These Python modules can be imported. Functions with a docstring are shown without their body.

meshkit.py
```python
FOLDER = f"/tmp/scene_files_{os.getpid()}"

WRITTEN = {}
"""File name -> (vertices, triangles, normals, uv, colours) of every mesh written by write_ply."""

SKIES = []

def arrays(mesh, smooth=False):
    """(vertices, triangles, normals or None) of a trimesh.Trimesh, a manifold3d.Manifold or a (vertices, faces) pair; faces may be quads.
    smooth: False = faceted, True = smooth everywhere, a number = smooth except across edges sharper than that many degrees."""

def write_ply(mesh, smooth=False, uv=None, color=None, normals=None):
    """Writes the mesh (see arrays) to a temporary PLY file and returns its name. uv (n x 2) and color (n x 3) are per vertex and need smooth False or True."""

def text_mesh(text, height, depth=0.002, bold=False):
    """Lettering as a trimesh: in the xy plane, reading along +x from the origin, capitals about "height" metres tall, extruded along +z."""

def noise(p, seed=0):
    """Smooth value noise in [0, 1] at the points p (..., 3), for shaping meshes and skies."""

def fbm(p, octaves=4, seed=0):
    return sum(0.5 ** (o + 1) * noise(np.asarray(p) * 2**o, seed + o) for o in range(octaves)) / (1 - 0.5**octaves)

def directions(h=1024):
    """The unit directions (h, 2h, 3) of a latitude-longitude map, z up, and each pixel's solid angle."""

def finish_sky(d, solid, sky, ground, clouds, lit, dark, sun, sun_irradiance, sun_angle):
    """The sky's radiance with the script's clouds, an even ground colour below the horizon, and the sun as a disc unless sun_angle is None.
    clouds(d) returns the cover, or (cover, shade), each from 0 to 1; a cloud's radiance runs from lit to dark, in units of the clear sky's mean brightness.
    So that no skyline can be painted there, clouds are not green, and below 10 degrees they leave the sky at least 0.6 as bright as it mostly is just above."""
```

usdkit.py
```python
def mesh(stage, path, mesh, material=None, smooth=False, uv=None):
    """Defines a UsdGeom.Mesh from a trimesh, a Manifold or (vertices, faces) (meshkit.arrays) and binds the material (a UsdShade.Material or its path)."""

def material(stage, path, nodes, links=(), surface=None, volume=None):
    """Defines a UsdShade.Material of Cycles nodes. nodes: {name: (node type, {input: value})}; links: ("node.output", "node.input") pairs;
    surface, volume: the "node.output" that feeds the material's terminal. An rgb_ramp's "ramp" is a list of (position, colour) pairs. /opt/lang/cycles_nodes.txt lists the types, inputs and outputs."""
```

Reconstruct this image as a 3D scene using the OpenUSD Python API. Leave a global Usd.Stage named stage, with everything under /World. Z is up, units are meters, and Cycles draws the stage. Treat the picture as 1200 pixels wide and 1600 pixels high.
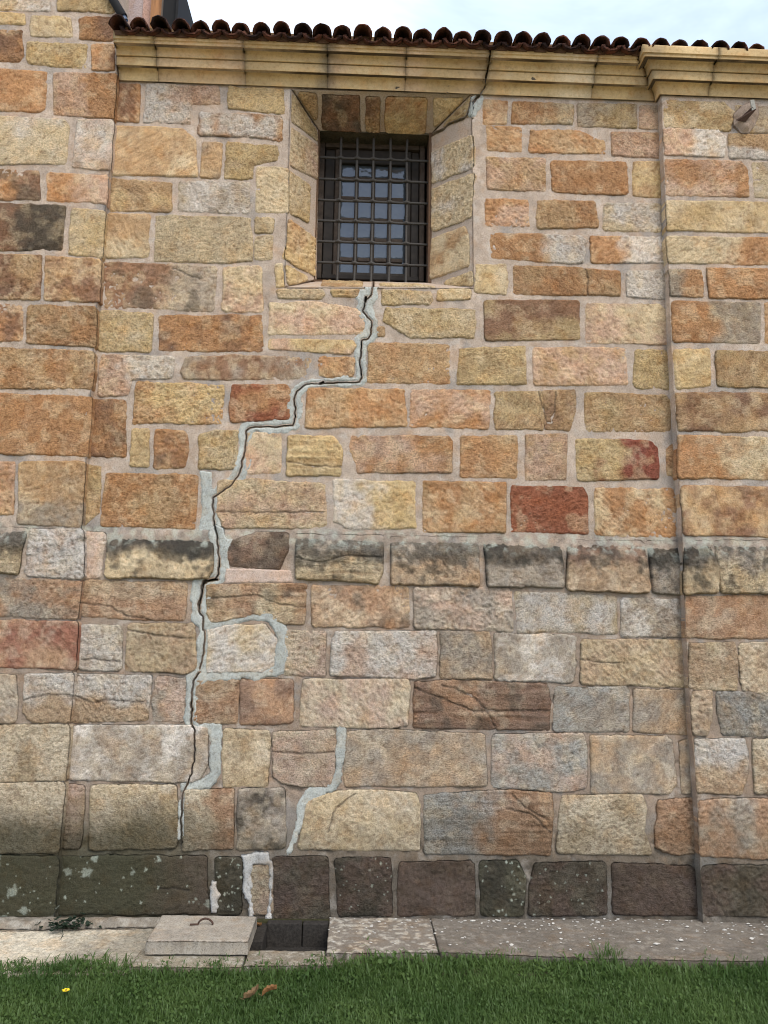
import math, random
import numpy as np, trimesh, shapely, meshkit, usdkit
from shapely.geometry import Polygon, LineString, box as sbox
from shapely.ops import unary_union
from scipy.spatial import Delaunay, cKDTree
from pxr import Usd, UsdGeom, UsdLux, UsdShade, Gf, Sdf, Vt

stage = Usd.Stage.CreateInMemory()
UsdGeom.SetStageUpAxis(stage, 'Z')
UsdGeom.SetStageMetersPerUnit(stage, 1.0)
UsdGeom.Xform.Define(stage, '/World')
UsdGeom.Scope.Define(stage, '/World/Looks')

# ------------------------------------------------------------------ camera, sky, sun, exposure
PITCH, YAW, ROLL, FOCAL = math.radians(8.974), math.radians(1.865), math.radians(0.915), 1200.0
EYE = np.array([0.0, -5.0, 1.76])
EXPOSURE = 0.98
SUN_EL, SUN_AZ = math.radians(48), math.radians(150)      # azimuth = atan2(x, y) of the direction towards the sun
SKY_STRENGTH, SUN_INTENSITY, SUN_ANGLE = 0.11, 0.4, 35.0

_f = np.array([math.sin(YAW) * math.cos(PITCH), math.cos(YAW) * math.cos(PITCH), math.sin(PITCH)])
_r = np.array([math.cos(YAW), -math.sin(YAW), 0.0])
_u = np.cross(_r, _f)
RIGHT = math.cos(ROLL) * _r + math.sin(ROLL) * _u
UP = -math.sin(ROLL) * _r + math.cos(ROLL) * _u
FWD = _f
cam = UsdGeom.Camera.Define(stage, '/World/camera')
cam.CreateHorizontalApertureAttr(36.0)
cam.CreateFocalLengthAttr(36.0 * FOCAL / 1200.0)
cam.CreateExposureAttr(EXPOSURE)
cam.CreateClippingRangeAttr(Gf.Vec2f(0.05, 5000))
cam.AddTransformOp().Set(Gf.Matrix4d(*RIGHT, 0, *UP, 0, *(-FWD), 0, *EYE, 1))

M = {}
def mat(name, nodes, links, surface='p.BSDF'):
    M[name] = usdkit.material(stage, '/World/Looks/' + name, nodes, links, surface=surface)

sd = np.array([math.sin(SUN_AZ) * math.cos(SUN_EL), math.cos(SUN_AZ) * math.cos(SUN_EL), math.sin(SUN_EL)])
sky_mat = usdkit.material(stage, '/World/Looks/sky_look', {
    'tc': ('texture_coordinate', {}),
    'mp': ('mapping', {'scale': (1.0, 1.0, 2.2)}),
    'n': ('noise_texture', {'scale': 2.1, 'detail': 7.0, 'roughness': 0.55, 'distortion': 0.35}),
    'rf': ('rgb_ramp', {'ramp': [(0.30, (0.45,) * 3), (0.62, (1.0,) * 3)]}),
    'rc': ('rgb_ramp', {'ramp': [(0.30, (3.9, 4.8, 6.7)), (0.52, (4.8, 5.7, 7.1)), (0.80, (7.0, 7.4, 7.9))]}),
    's': ('sky_texture', {'sky_type': 'single_scattering', 'sun_disc': False, 'sun_elevation': SUN_EL, 'sun_rotation': SUN_AZ}),
    'm': ('mix_color', {}),
    'b': ('background_shader', {'strength': SKY_STRENGTH}),
}, [('tc.generated', 'mp.vector'), ('mp.vector', 'n.vector'), ('n.fac', 'rf.fac'), ('n.fac', 'rc.fac'), ('s.color', 'm.a'), ('rc.color', 'm.b'),
    ('rf.color', 'm.fac'), ('m.result', 'b.color')], surface='b.background')
sky = UsdLux.DomeLight.Define(stage, '/World/sky')
UsdShade.MaterialBindingAPI.Apply(sky.GetPrim()).Bind(sky_mat)
sky.GetPrim().SetCustomDataByKey('kind', 'structure')
sun = UsdLux.DistantLight.Define(stage, '/World/sun')
sun.CreateIntensityAttr(SUN_INTENSITY); sun.CreateAngleAttr(SUN_ANGLE); sun.CreateNormalizeAttr(True)
sun.CreateColorAttr(Gf.Vec3f(1.0, 0.95, 0.87))
_z = sd; _x = np.cross([0, 0, 1.0], _z); _x /= np.linalg.norm(_x); _y = np.cross(_z, _x)
sun.AddTransformOp().Set(Gf.Matrix4d(*_x, 0, *_y, 0, *_z, 0, 0, 0, 0, 1))

# ------------------------------------------------------------------ helpers
def lin(rgb):
    c = np.asarray(rgb, float) / 255.0
    return np.where(c < 0.04045, c / 12.92, ((c + 0.055) / 1.055) ** 2.4)

class Frame:
    """A flat patch of the world with its own axes: u, v across it, n out of it."""
    def __init__(s, p, u, v):
        s.p = np.asarray(p, float); s.u = np.asarray(u, float) / np.linalg.norm(u)
        v = np.asarray(v, float) - np.dot(v, s.u) * s.u
        s.v = v / np.linalg.norm(v); s.n = np.cross(s.u, s.v)
    def out(s, uv, h):
        uv = np.asarray(uv, float); h = np.broadcast_to(np.asarray(h, float), (len(uv),))
        return s.p + uv[:, :1] * s.u + uv[:, 1:2] * s.v + h[:, None] * s.n
    def at(s, px):
        """Where the lines of sight of the photograph's pixels meet this patch."""
        px = np.atleast_2d(np.asarray(px, float))
        d = (px[:, :1] - 600) / FOCAL * RIGHT - (px[:, 1:2] - 800) / FOCAL * UP + FWD
        t = ((s.p - EYE) @ s.n) / (d @ s.n)
        w = EYE + d * t[:, None] - s.p
        return np.stack([w @ s.u, w @ s.v], 1)
    def pt(s, x, y):
        return s.out(s.at([[x, y]]), 0)[0]
def upright(y):
    return Frame((0, y, 0), (1, 0, 0), (0, 0, 1))
def level(z):
    return Frame((0, 0, z), (1, 0, 0), (0, 1, 0))

_used = {}
def numbered(parent, name):
    k = (parent, name); n = _used.get(k, 0); _used[k] = n + 1
    return f'{parent}/{name}' if n == 0 else f'{parent}/{name}_{n:03d}'
def tag(prim, label=None, cat=None, group=None, kind=None):
    for k, v in (('label', label), ('category', cat), ('group', group), ('kind', kind)):
        if v: prim.SetCustomDataByKey(k, v)
    return prim
def thing(name, label=None, cat=None, group=None, kind=None, loc=(0, 0, 0)):
    x = UsdGeom.Xform.Define(stage, numbered('/World', name))
    if any(loc): x.AddTranslateOp().Set(Gf.Vec3d(*map(float, loc)))
    x._loc = np.array(loc, float)
    tag(x.GetPrim(), label, cat, group, kind)
    return x
def put(name, mesh, m, parent=None, smooth=True, tint=None):
    path = numbered(str(parent.GetPath()) if parent else '/World', name)
    if tint is not None:
        v, f = mesh; smooth = True if smooth else False
    if parent is not None and getattr(parent, '_loc', None) is not None and parent._loc.any():
        if isinstance(mesh, tuple): mesh = (np.asarray(mesh[0]) - parent._loc, mesh[1])
        else: mesh = mesh.copy(); mesh.apply_translation(-parent._loc)
    g = usdkit.mesh(stage, path, mesh, M[m], smooth=smooth)
    if tint is not None:
        UsdGeom.PrimvarsAPI(g).CreatePrimvar('tint', Sdf.ValueTypeNames.Color3fArray, 'vertex').Set(Vt.Vec3fArray.FromNumpy(np.ascontiguousarray(tint, np.float32)))
    return g
def join(*ms):
    vs, fs, n = [], [], 0
    for v, f in ms:
        vs.append(v); fs.append(np.asarray(f) + n); n += len(v)
    return np.vstack(vs), np.vstack(fs)
def tm(m):
    return np.array(m.vertices), np.array(m.faces)
def bevel_box(x0, x1, y0, y1, z0, z1, r=0.006):
    """A box with chamfered edges."""
    pts = []
    for a, b, c in np.ndindex(2, 2, 2):
        p = np.array([(x0, x1)[a], (y0, y1)[b], (z0, z1)[c]], float)
        s = np.array([(1, -1)[a], (1, -1)[b], (1, -1)[c]]) * r
        for k in range(3):
            q = p + s; q[k] = p[k]; pts.append(q)
    return trimesh.convex.convex_hull(np.array(pts))
def tube(path, r, n=8, closed=False):
    P = np.asarray(path, float); rad = np.broadcast_to(np.asarray(r, float), (len(P),))
    T = np.gradient(P, axis=0); T /= np.linalg.norm(T, axis=1)[:, None]
    a = np.array([0.3, 0.2, 0.93]); V = []
    for p, t, q in zip(P, T, rad):
        e = np.cross(t, a); e /= np.linalg.norm(e); g = np.cross(t, e)
        th = np.arange(n) * 2 * np.pi / n
        V.append(p + q * (np.cos(th)[:, None] * e + np.sin(th)[:, None] * g))
    V = np.vstack(V); F = []
    for i in range(len(P) - 1):
        for k in range(n):
            a0, b0 = i * n + k, i * n + (k + 1) % n
            F += [[a0, b0, b0 + n], [a0, b0 + n, a0 + n]]
    c0, c1 = len(V), len(V) + 1
    V = np.vstack([V, P[0], P[-1]])
    for k in range(n):
        F += [[c0, (k + 1) % n, k], [c1, c1 - 2 - n + k + 0, c1 - 2 - n + (k + 1) % n]]
    return V, np.array(F)

def nz(uv, scale, seed=0, octaves=3):
    p = np.column_stack([np.asarray(uv) * np.asarray(scale), np.full(len(uv), seed * 7.31)])
    return meshkit.fbm(p, octaves, seed % 50)
def sstep(a, b, x):
    t = np.clip((x - a) / (b - a), 0, 1); return t * t * (3 - 2 * t)

def roughen(P, seed, amp, res):
    """The outline of a polygon made uneven by noise."""
    def ring(r):
        c = np.array(shapely.segmentize(LineString(r.coords), res).coords)[:-1]
        n = np.stack([nz(c, 9, seed, 2) - .5, nz(c, 9, seed + 11, 2) - .5], 1) * 2.6 + np.stack([nz(c, 45, seed + 3, 2) - .5, nz(c, 45, seed + 5, 2) - .5], 1) * 1.6
        return c + n * amp
    def one(p):
        return Polygon(ring(p.exterior), [ring(h) for h in p.interiors]).buffer(0)
    return unary_union([one(p) for p in getattr(P, 'geoms', [P]) if p.area > 1e-5])

def fill(P, res, seed):
    """Points and triangles filling a polygon (holes allowed); also its boundary loops."""
    pts, loops, n = [], [], 0
    for p in getattr(P, 'geoms', [P]):
        for r in [p.exterior, *p.interiors]:
            c = np.array(shapely.segmentize(LineString(r.coords), res).coords)[:-1]
            keep = np.r_[True, np.linalg.norm(np.diff(c, axis=0), axis=1) > res * .15]
            c = c[keep]
            if len(c) < 3: continue
            pts.append(c); loops.append(np.arange(n, n + len(c))); n += len(c)
    x0, y0, x1, y1 = P.bounds
    rng = np.random.default_rng(seed)
    gx, gy = np.meshgrid(np.arange(x0, x1, res), np.arange(y0, y1, res * .87))
    gx[1::2] += res / 2
    g = np.stack([gx.ravel(), gy.ravel()], 1) + rng.uniform(-.18, .18, (gx.size, 2)) * res
    inner = P.buffer(-res * .45)
    if not inner.is_empty:
        shapely.prepare(inner)
        g = g[shapely.contains_xy(inner, g[:, 0], g[:, 1])]
        pts.append(g)
    pts = np.vstack(pts)
    t = Delaunay(pts).simplices
    a, b, c = pts[t[:, 0]], pts[t[:, 1]], pts[t[:, 2]]
    cr = (b[:, 0] - a[:, 0]) * (c[:, 1] - a[:, 1]) - (b[:, 1] - a[:, 1]) * (c[:, 0] - a[:, 0])
    t[cr < 0] = t[cr < 0][:, ::-1]
    cen = (a + b + c) / 3
    shapely.prepare(P)
    t = t[shapely.contains_xy(P, cen[:, 0], cen[:, 1]) & (np.abs(cr) > 1e-10)]
    return pts, t, loops

def relief(P, fr, res, seed, height, depth, tintf, edge=None):
    """A piece with a modelled face: height(uv, distance to the edge) -> metres out of the frame; sides run back by depth."""
    uv, t, loops = fill(P, res, seed)
    rim = np.vstack([np.array(shapely.segmentize(LineString(np.vstack([uv[l], uv[l[:1]]])), res * .3).coords) for l in loops])
    d = cKDTree(rim).query(uv)[0]
    h = height(uv, d)
    if edge is not None: h = np.where(d < 1e-6, edge, h)
    V = [fr.out(uv, h)]; F = [t]; n = len(uv)
    tint = [tintf(uv, d)]
    for l in loops:
        k = len(l); top = l; bot = np.arange(n, n + k); n += k
        V.append(fr.out(uv[l], np.minimum(h[l], 0) - depth)); tint.append(tint[0][l])
        nx = np.roll(np.arange(k), -1)
        F.append(np.vstack([np.stack([top, bot, bot[nx]], 1), np.stack([top, bot[nx], top[nx]], 1)]))
        if Polygon(uv[l]).exterior.is_ccw is False: F[-1] = F[-1]
    return (np.vstack(V), np.vstack(F)), np.vstack(tint)

STONES = """
L c/w h|0,-22 76,-20 77,17 0,17
L l/y n|89,-20 178,-20 178,20 91,16
L y/c n|0,20 39,22 39,38 0,38
L y/c n|49,25 110,28 114,58 48,56
L b/o n|124,28 177,27 178,63 124,61
L o/b n|0,48 35,48 36,88 30,97 0,97
L y/y n|42,66 136,70 134,108 46,99 41,92
L b/o n|143,70 178,71 179,110 144,109
L o/o h|0,108 73,112 70,170 62,175 0,173
L p/o h|84,115 182,117 177,185 84,179
L c/w n|0,182 100,187 108,198 103,256 0,257
L w/p n|122,188 177,189 172,266 114,262
L o/b hk|0,265 60,267 63,312 0,312
L o/p h|74,271 168,275 165,318 74,312
L b/d hk|0,318 101,323 97,390 0,392
L c/y n|112,326 163,330 159,403 107,398
L t/b n|2,398 65,399 62,468 1,467
L t/b n|72,400 158,405 154,472 70,469
L o/b n|0,475 36,477 34,532 0,536
L o/t n|45,477 151,480 149,541 42,537
L t/o n|0,545 146,549 143,607 0,609
L o/o n|0,615 142,620 136,711 0,707
L o/p n|0,722 22,722 20,803 0,805
L t/g v|31,722 133,722 126,823 28,818
L g/y vL|0,824 42,827 33,865 28,897 0,895
L w/p nl|47,827 129,829 130,903 40,900
L o/g n|4,903 126,908 121,967 0,962
L r/o n|0,969 121,973 116,1045 0,1041
L g/t n|0,1053 25,1056 26,1120 20,1128 0,1128
L w/t v|40,1053 115,1054 109,1127 50,1127 37,1112
L c/l n|0,1135 108,1132 102,1218 0,1222
L c/c n|0,1226 100,1222 92,1332 0,1332
L m/d nF|0,1338 92,1338 85,1428 0,1437
M o/b n|187,131 219,133 216,191 182,189
M w/p h|230,132 342,136 344,163 298,162 297,193 225,190
M y/y n|359,136 442,139 443,177 358,170
M o/w n|311,176 440,181 441,222 400,214 312,212
M t/c n|178,198 283,200 305,218 309,276 173,274
M t/g n|317,222 346,224 343,279 314,277
M y/l n|356,222 395,226 433,228 436,240 432,250 396,258 393,280 351,278
M t/y n|176,279 269,287 268,331 172,329
M w/g n|280,283 390,285 389,333 278,330
M c/c n|402,260 450,262 449,331 401,332
M t/c v|170,334 233,336 230,402 164,402
M c/c n|244,337 392,340 394,408 358,411 241,409
M c/y n|399,340 428,342 426,364 399,364
M c/c n|399,369 426,368 425,405 398,405
M b/g hk|163,410 338,416 335,486 162,480
M c/p n|349,417 408,416 411,488 347,486
M c/y n|156,486 239,489 236,549 153,548
M o/b n|249,494 408,493 410,549 249,548
M p/w h|158,555 272,557 269,592 207,592 200,617 153,620
M b/g n|290,558 380,555 486,560 486,592 400,593 287,592 282,580
M t/o n|499,557 555,560 552,590 500,589
M o/b n|146,624 196,625 195,713 137,712
M y/o n|214,598 349,602 348,662 208,662
M r/o n|363,602 448,602 453,612 452,655 360,660 358,640
M l/y n|207,670 233,671 232,730 203,729
M b/o nk|243,672 290,673 294,705 288,730 240,732
M y/c n|312,680 340,673 372,672 370,733 310,733
M t/l n|137,726 158,730 156,800 130,822
M o/t n|165,740 309,743 306,826 157,822
M p/c n|422,474 490,472 558,483 570,498 567,520 420,523
M y/p n|421,530 550,532 556,540 548,553 420,545
M c/y n|595,453 674,456 676,468 672,476 597,475
M c/c n|432,453 504,453 508,460 502,467 436,466
M t/y n|516,453 562,453 558,464 520,463
M y/c n|684,453 735,452 735,467 683,470
M c/y n|431,413 441,412 443,448 432,449
M c/y n|602,482 742,484 740,528 640,528 600,502
M t/y n|590,511 600,511 600,525 590,525
M t/o n|575,537 700,538 702,598 573,598
M o/t n|482,607 632,609 634,666 478,668
M p/o n|643,610 764,610 762,669 641,667
M l/t n|773,613 846,612 848,671 774,670
M t/b n|848,612 898,610 899,640 890,672 852,671
M l/y n|718,545 820,541 822,600 714,600
M p/c n|385,676 439,678 438,738 384,741
M y/l vS|449,680 520,682 534,698 532,742 449,744
M p/o n|549,681 700,682 706,690 705,738 560,738 547,700
M o/t n|720,682 808,682 807,746 720,746
M c/p n|342,751 400,749 508,756 509,824 350,826 338,800
M w/y h|521,750 648,752 649,826 540,827 522,815
M o/t n|661,753 790,755 789,832 662,830
M p/t n|822,679 885,679 884,749 821,749
M y/R h|899,686 1015,689 1027,700 1029,748 903,750
M r/r n|799,760 910,762 918,775 918,833 800,830
M o/c n|929,763 1050,764 1056,790 1057,838 930,836
M o/c n|755,155 793,158 790,193 755,195
M o/c n|801,160 895,163 894,194 800,193
M l/g n|903,162 994,164 994,200 904,198
M g/p n|1000,164 1031,165 1032,201 999,200
M o/t n|760,197 814,200 815,238 762,235
M o/t n|828,204 905,205 945,222 945,240 828,238
M p/o n|955,207 1031,208 1032,247 957,243
M t/p n|761,246 851,248 852,299 762,296
M o/o n|861,251 978,254 980,305 864,300
M y/t n|989,254 1031,253 1033,309 990,306
M o/p n|759,310 826,313 826,354 758,352
M t/o n|839,313 930,315 935,355 840,358
M c/w n|944,318 1031,318 1032,362 944,361
M o/w h|765,363 905,368 917,375 912,411 880,411 768,404
M o/w h|922,370 1036,371 1038,410 925,410
M c/y n|743,414 790,413 793,460 743,456
M o/t n|803,415 900,418 968,425 970,462 802,460
M w/w n|980,424 1040,422 1043,467 980,464
M b/l n|757,470 904,470 905,530 758,532
M c/p n|916,475 1030,476 1045,490 1043,538 915,535
M t/p n|833,543 978,544 980,601 834,602
M y/y n|992,547 1046,547 1048,608 990,606
M l/t n|914,613 1040,618 1048,628 1046,674 915,674
M t/o n|1042,703 1055,690 1057,746 1043,742
M p/w n|133,832 165,832 158,903 131,904
M d/y vL|170,834 333,840 333,890 325,904 166,902
M b/d nk|360,847 400,832 450,834 450,858 437,889 400,889 356,884
M g/y vLS|463,836 598,838 597,895 590,912 462,904
M g/t vL|612,839 747,841 748,916 611,913
M d/g vL|757,844 876,846 881,916 762,917
M b/t vL|888,845 1005,846 1015,926 886,922
M d/g vL|1012,846 1066,848 1064,930 1020,926
M t/o v|131,907 293,911 288,969 240,968 128,964
M o/y nSk|322,915 400,912 478,913 475,975 444,974 400,960 330,973 323,960
M o/t nk|487,915 638,917 640,980 488,978
M g/p n|646,918 798,919 801,986 648,982
M w/y n|805,925 955,930 963,935 964,990 808,987
M g/w n|971,934 1060,937 1068,950 1066,995 970,993
M w/c n|127,977 188,978 192,990 189,1046 124,1047
M l/t n|200,974 303,975 306,1040 298,1051 196,1048
M w/y n|326,985 360,978 412,975 432,1000 431,1025 425,1050 324,1050
M p/c n|447,985 508,986 508,1056 444,1054
M w/p n|525,987 680,986 683,1010 680,1056 650,1060 516,1054 520,1000
M g/t n|690,987 765,988 769,1060 688,1060
M g/w n|772,990 898,993 900,1040 895,1066 775,1062
M t/l n|908,1000 1068,1001 1071,1073 907,1068
M w/t v|118,1054 237,1056 230,1125 112,1127
M g/p n|245,1059 289,1060 286,1128 238,1126
M o/t n|306,1063 373,1062 370,1130 303,1128
M o/b n|378,1062 458,1063 457,1130 374,1132
M c/p n|475,1062 636,1062 640,1075 636,1132 610,1137 468,1134
M b/o nSk|648,1066 720,1064 855,1069 859,1095 858,1140 645,1137
M G/g n|867,1073 980,1074 983,1090 982,1143 865,1143
M g/t n|992,1077 1071,1079 1073,1147 990,1143
M g/w n|117,1134 300,1134 325,1138 322,1195 312,1217 300,1222 109,1217
M l/c n|350,1140 421,1142 419,1210 418,1228 349,1228
M p/c n|427,1145 520,1141 524,1150 521,1205 515,1228 470,1228 440,1222 427,1212
M g/t n|543,1143 600,1141 752,1147 757,1150 760,1228 540,1228 538,1210
M G/p n|770,1148 911,1147 917,1175 916,1230 880,1236 769,1229
M g/t n|922,1150 1040,1150 1050,1160 1056,1225 1045,1240 925,1239
M t/g n|1062,1160 1076,1155 1079,1238 1066,1240
M p/t n|105,1225 132,1230 128,1300 122,1325 99,1325
M y/c n|142,1228 275,1226 277,1290 275,1325 140,1328
M c/o h|290,1236 364,1233 364,1326 287,1328
M g/d n|373,1233 400,1232 444,1232 446,1325 371,1328
M y/c n|480,1253 530,1235 590,1235 650,1240 656,1260 655,1328 466,1326
M G/o hS|663,1242 700,1240 800,1235 861,1240 863,1275 860,1335 664,1333
M c/l n|880,1243 1003,1242 1010,1262 1006,1300 1020,1335 872,1333 873,1290
M o/o n|1027,1251 1078,1247 1086,1250 1088,1335 1050,1336 1025,1325
M m/u hF|96,1338 322,1338 325,1428 89,1428
M k/d nF|336,1340 378,1340 375,1428 338,1428
M p/c n|386,1352 424,1350 426,1428 392,1428
M u/d n|427,1339 511,1339 514,1437 430,1436
M u/k nF|523,1342 610,1341 612,1430 530,1430
M u/u n|624,1348 735,1345 742,1350 740,1430 622,1430
M k/m nF|750,1346 808,1346 820,1370 818,1430 752,1430
M u/d nF|836,1350 940,1347 946,1350 948,1430 826,1430 828,1390
M u/u n|958,1349 1078,1354 1086,1360 1090,1430 958,1428
R c/l n|1038,157 1130,160 1148,175 1145,190 1140,204 1038,198
R l/g n|1150,165 1210,168 1215,204 1172,208 1148,195
R p/w h|1037,202 1120,204 1132,215 1132,245 1038,242
R t/w v|1137,209 1215,212 1215,249 1139,247
R o/p n|1039,249 1160,253 1168,265 1169,308 1041,305
R c/w n|1176,254 1230,256 1230,310 1180,308
R l/c n|1041,314 1215,316 1215,363 1043,360
R c/o h|1042,370 1215,370 1215,414 1045,410
R g/o h|1047,421 1096,423 1098,463 1048,462
R o/o n|1105,420 1215,420 1215,466 1108,465
R o/g h|1050,471 1188,473 1187,536 1053,534
R t/o n|1195,473 1225,473 1225,536 1196,536
R y/l n|1053,546 1109,545 1110,603 1056,607
R l/t n|1119,549 1225,548 1225,605 1121,604
R t/b n|1055,615 1225,614 1225,673 1060,674
R o/c h|1060,681 1225,683 1225,749 1060,747
R b/t n|1064,760 1225,762 1225,838 1068,836
R d/l vL|1070,847 1108,845 1122,890 1120,928 1068,928
R g/y vL|1118,845 1225,845 1225,928 1127,926 1122,890
R o/t n|1073,933 1225,930 1225,997 1072,996
R t/l n|1077,1006 1148,1004 1152,1040 1150,1078 1078,1075
R t/c n|1155,1006 1225,1005 1225,1082 1160,1080
R t/g n|1082,1080 1112,1078 1112,1125 1104,1148 1082,1147
R G/g n|1120,1082 1225,1082 1225,1152 1130,1148 1122,1115
R w/t v|1086,1155 1163,1154 1168,1175 1167,1210 1158,1240 1090,1238
R t/c n|1176,1155 1225,1155 1225,1240 1180,1240
R o/g n|1092,1252 1120,1248 1225,1250 1225,1345 1150,1338 1094,1335
R u/d n|1097,1356 1130,1352 1225,1355 1225,1432 1100,1430
A c/y n|457,145 494,204 496,219 456,190
A c/p n|456,200 496,228 495,280 453,258
A y/c n|453,268 484,290 482,348 452,332
A y/t n|451,344 492,372 492,432 446,406
A y/c n|446,414 488,437 449,446
B l/y n|677,212 735,152 735,180 679,207
B c/w n|675,238 738,211 739,262 675,286
B c/w n|675,297 740,270 736,340 675,362
B c/t n|674,374 726,353 732,368 734,415 672,436
B y/c n|690,443 738,424 739,446 700,447
C y/t n|465,144 494,147 497,195
C b/d nk|504,149 561,150 562,206 504,202
C t/b n|572,152 593,152 592,207 573,206
C y/o n|603,152 667,154 664,210 603,207
C c/y n|678,154 726,154 678,200
D t/y n|505,439 566,441 565,448 502,447
D c/y n|594,443 668,446 680,449 594,447
"""
# ------------------------------------------------------------------ materials
def tinted(name, grain=(0.72, 1.22), gscale=90, bump=0.5, dist=0.004, pits=0.35, rough=0.92, fine=260, stretch=(1, 1, 1), spec=0.15, speck=(0.86, 1.12)):
    """Weathered mineral surface: the piece's own colour, broken by grain, rusty specks and pits."""
    mat(name, {
        'a': ('attribute', {'attribute': 'tint'}),
        'g': ('geometry', {}),
        'mp': ('mapping', {'scale': stretch, 'rotation': (0, 0.6, 0)}),
        'n1': ('noise_texture', {'scale': gscale, 'detail': 5.0, 'roughness': 0.7}),
        'n2': ('noise_texture', {'scale': fine, 'detail': 3.0, 'roughness': 0.7}),
        'n3': ('noise_texture', {'scale': 7.0, 'detail': 6.0, 'roughness': 0.65}),
        'r1': ('rgb_ramp', {'ramp': [(0.36, (grain[0], grain[0] * .95, grain[0] * .88)), (0.47, (1, 1, 1)), (0.64, (grain[1],) * 3)]}),
        'r3': ('rgb_ramp', {'ramp': [(0.35, (1.06, 1.03, 0.98)), (0.5, (1, 1, 1)), (0.68, (1.02, 0.9, 0.78))]}),
        'v': ('voronoi_texture', {'scale': 62.0, 'feature': 'f1'}),
        'rv': ('rgb_ramp', {'ramp': [(0.0, (1 - pits,) * 3), (0.16, (1 - pits * .5,) * 3), (0.3, (1, 1, 1))]}),
        'r2': ('rgb_ramp', {'ramp': [(0.34, (speck[0],) * 3), (0.5, (1, 1, 1)), (0.66, (speck[1],) * 3)]}),
        'x4': ('mix_color', {'blend_type': 'multiply', 'fac': 1.0, 'use_clamp': False}),
        'x1': ('mix_color', {'blend_type': 'multiply', 'fac': 1.0, 'use_clamp': False}),
        'x2': ('mix_color', {'blend_type': 'multiply', 'fac': 1.0, 'use_clamp': False}),
        'x3': ('mix_color', {'blend_type': 'multiply', 'fac': 1.0, 'use_clamp': False}),
        'ad': ('math', {'math_type': 'multiply_add', 'value2': 0.45}),
        'b': ('bump', {'strength': bump, 'distance': dist}),
        'p': ('principled_bsdf', {'roughness': rough, 'specular_ior_level': spec}),
    }, [('g.position', 'mp.vector'), ('mp.vector', 'n1.vector'), ('g.position', 'n2.vector'), ('g.position', 'n3.vector'), ('mp.vector', 'v.vector'),
        ('n1.fac', 'r1.fac'), ('n3.fac', 'r3.fac'), ('v.distance', 'rv.fac'),
        ('a.color', 'x1.a'), ('r1.color', 'x1.b'), ('x1.result', 'x2.a'), ('r3.color', 'x2.b'), ('x2.result', 'x3.a'), ('rv.color', 'x3.b'),
        ('n2.fac', 'ad.value1'), ('n1.fac', 'ad.value3'), ('ad.value', 'b.height'), ('b.normal', 'p.normal'), ('n2.fac', 'r2.fac'), ('x3.result', 'x4.a'), ('r2.color', 'x4.b'), ('x4.result', 'p.base_color')])

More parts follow.
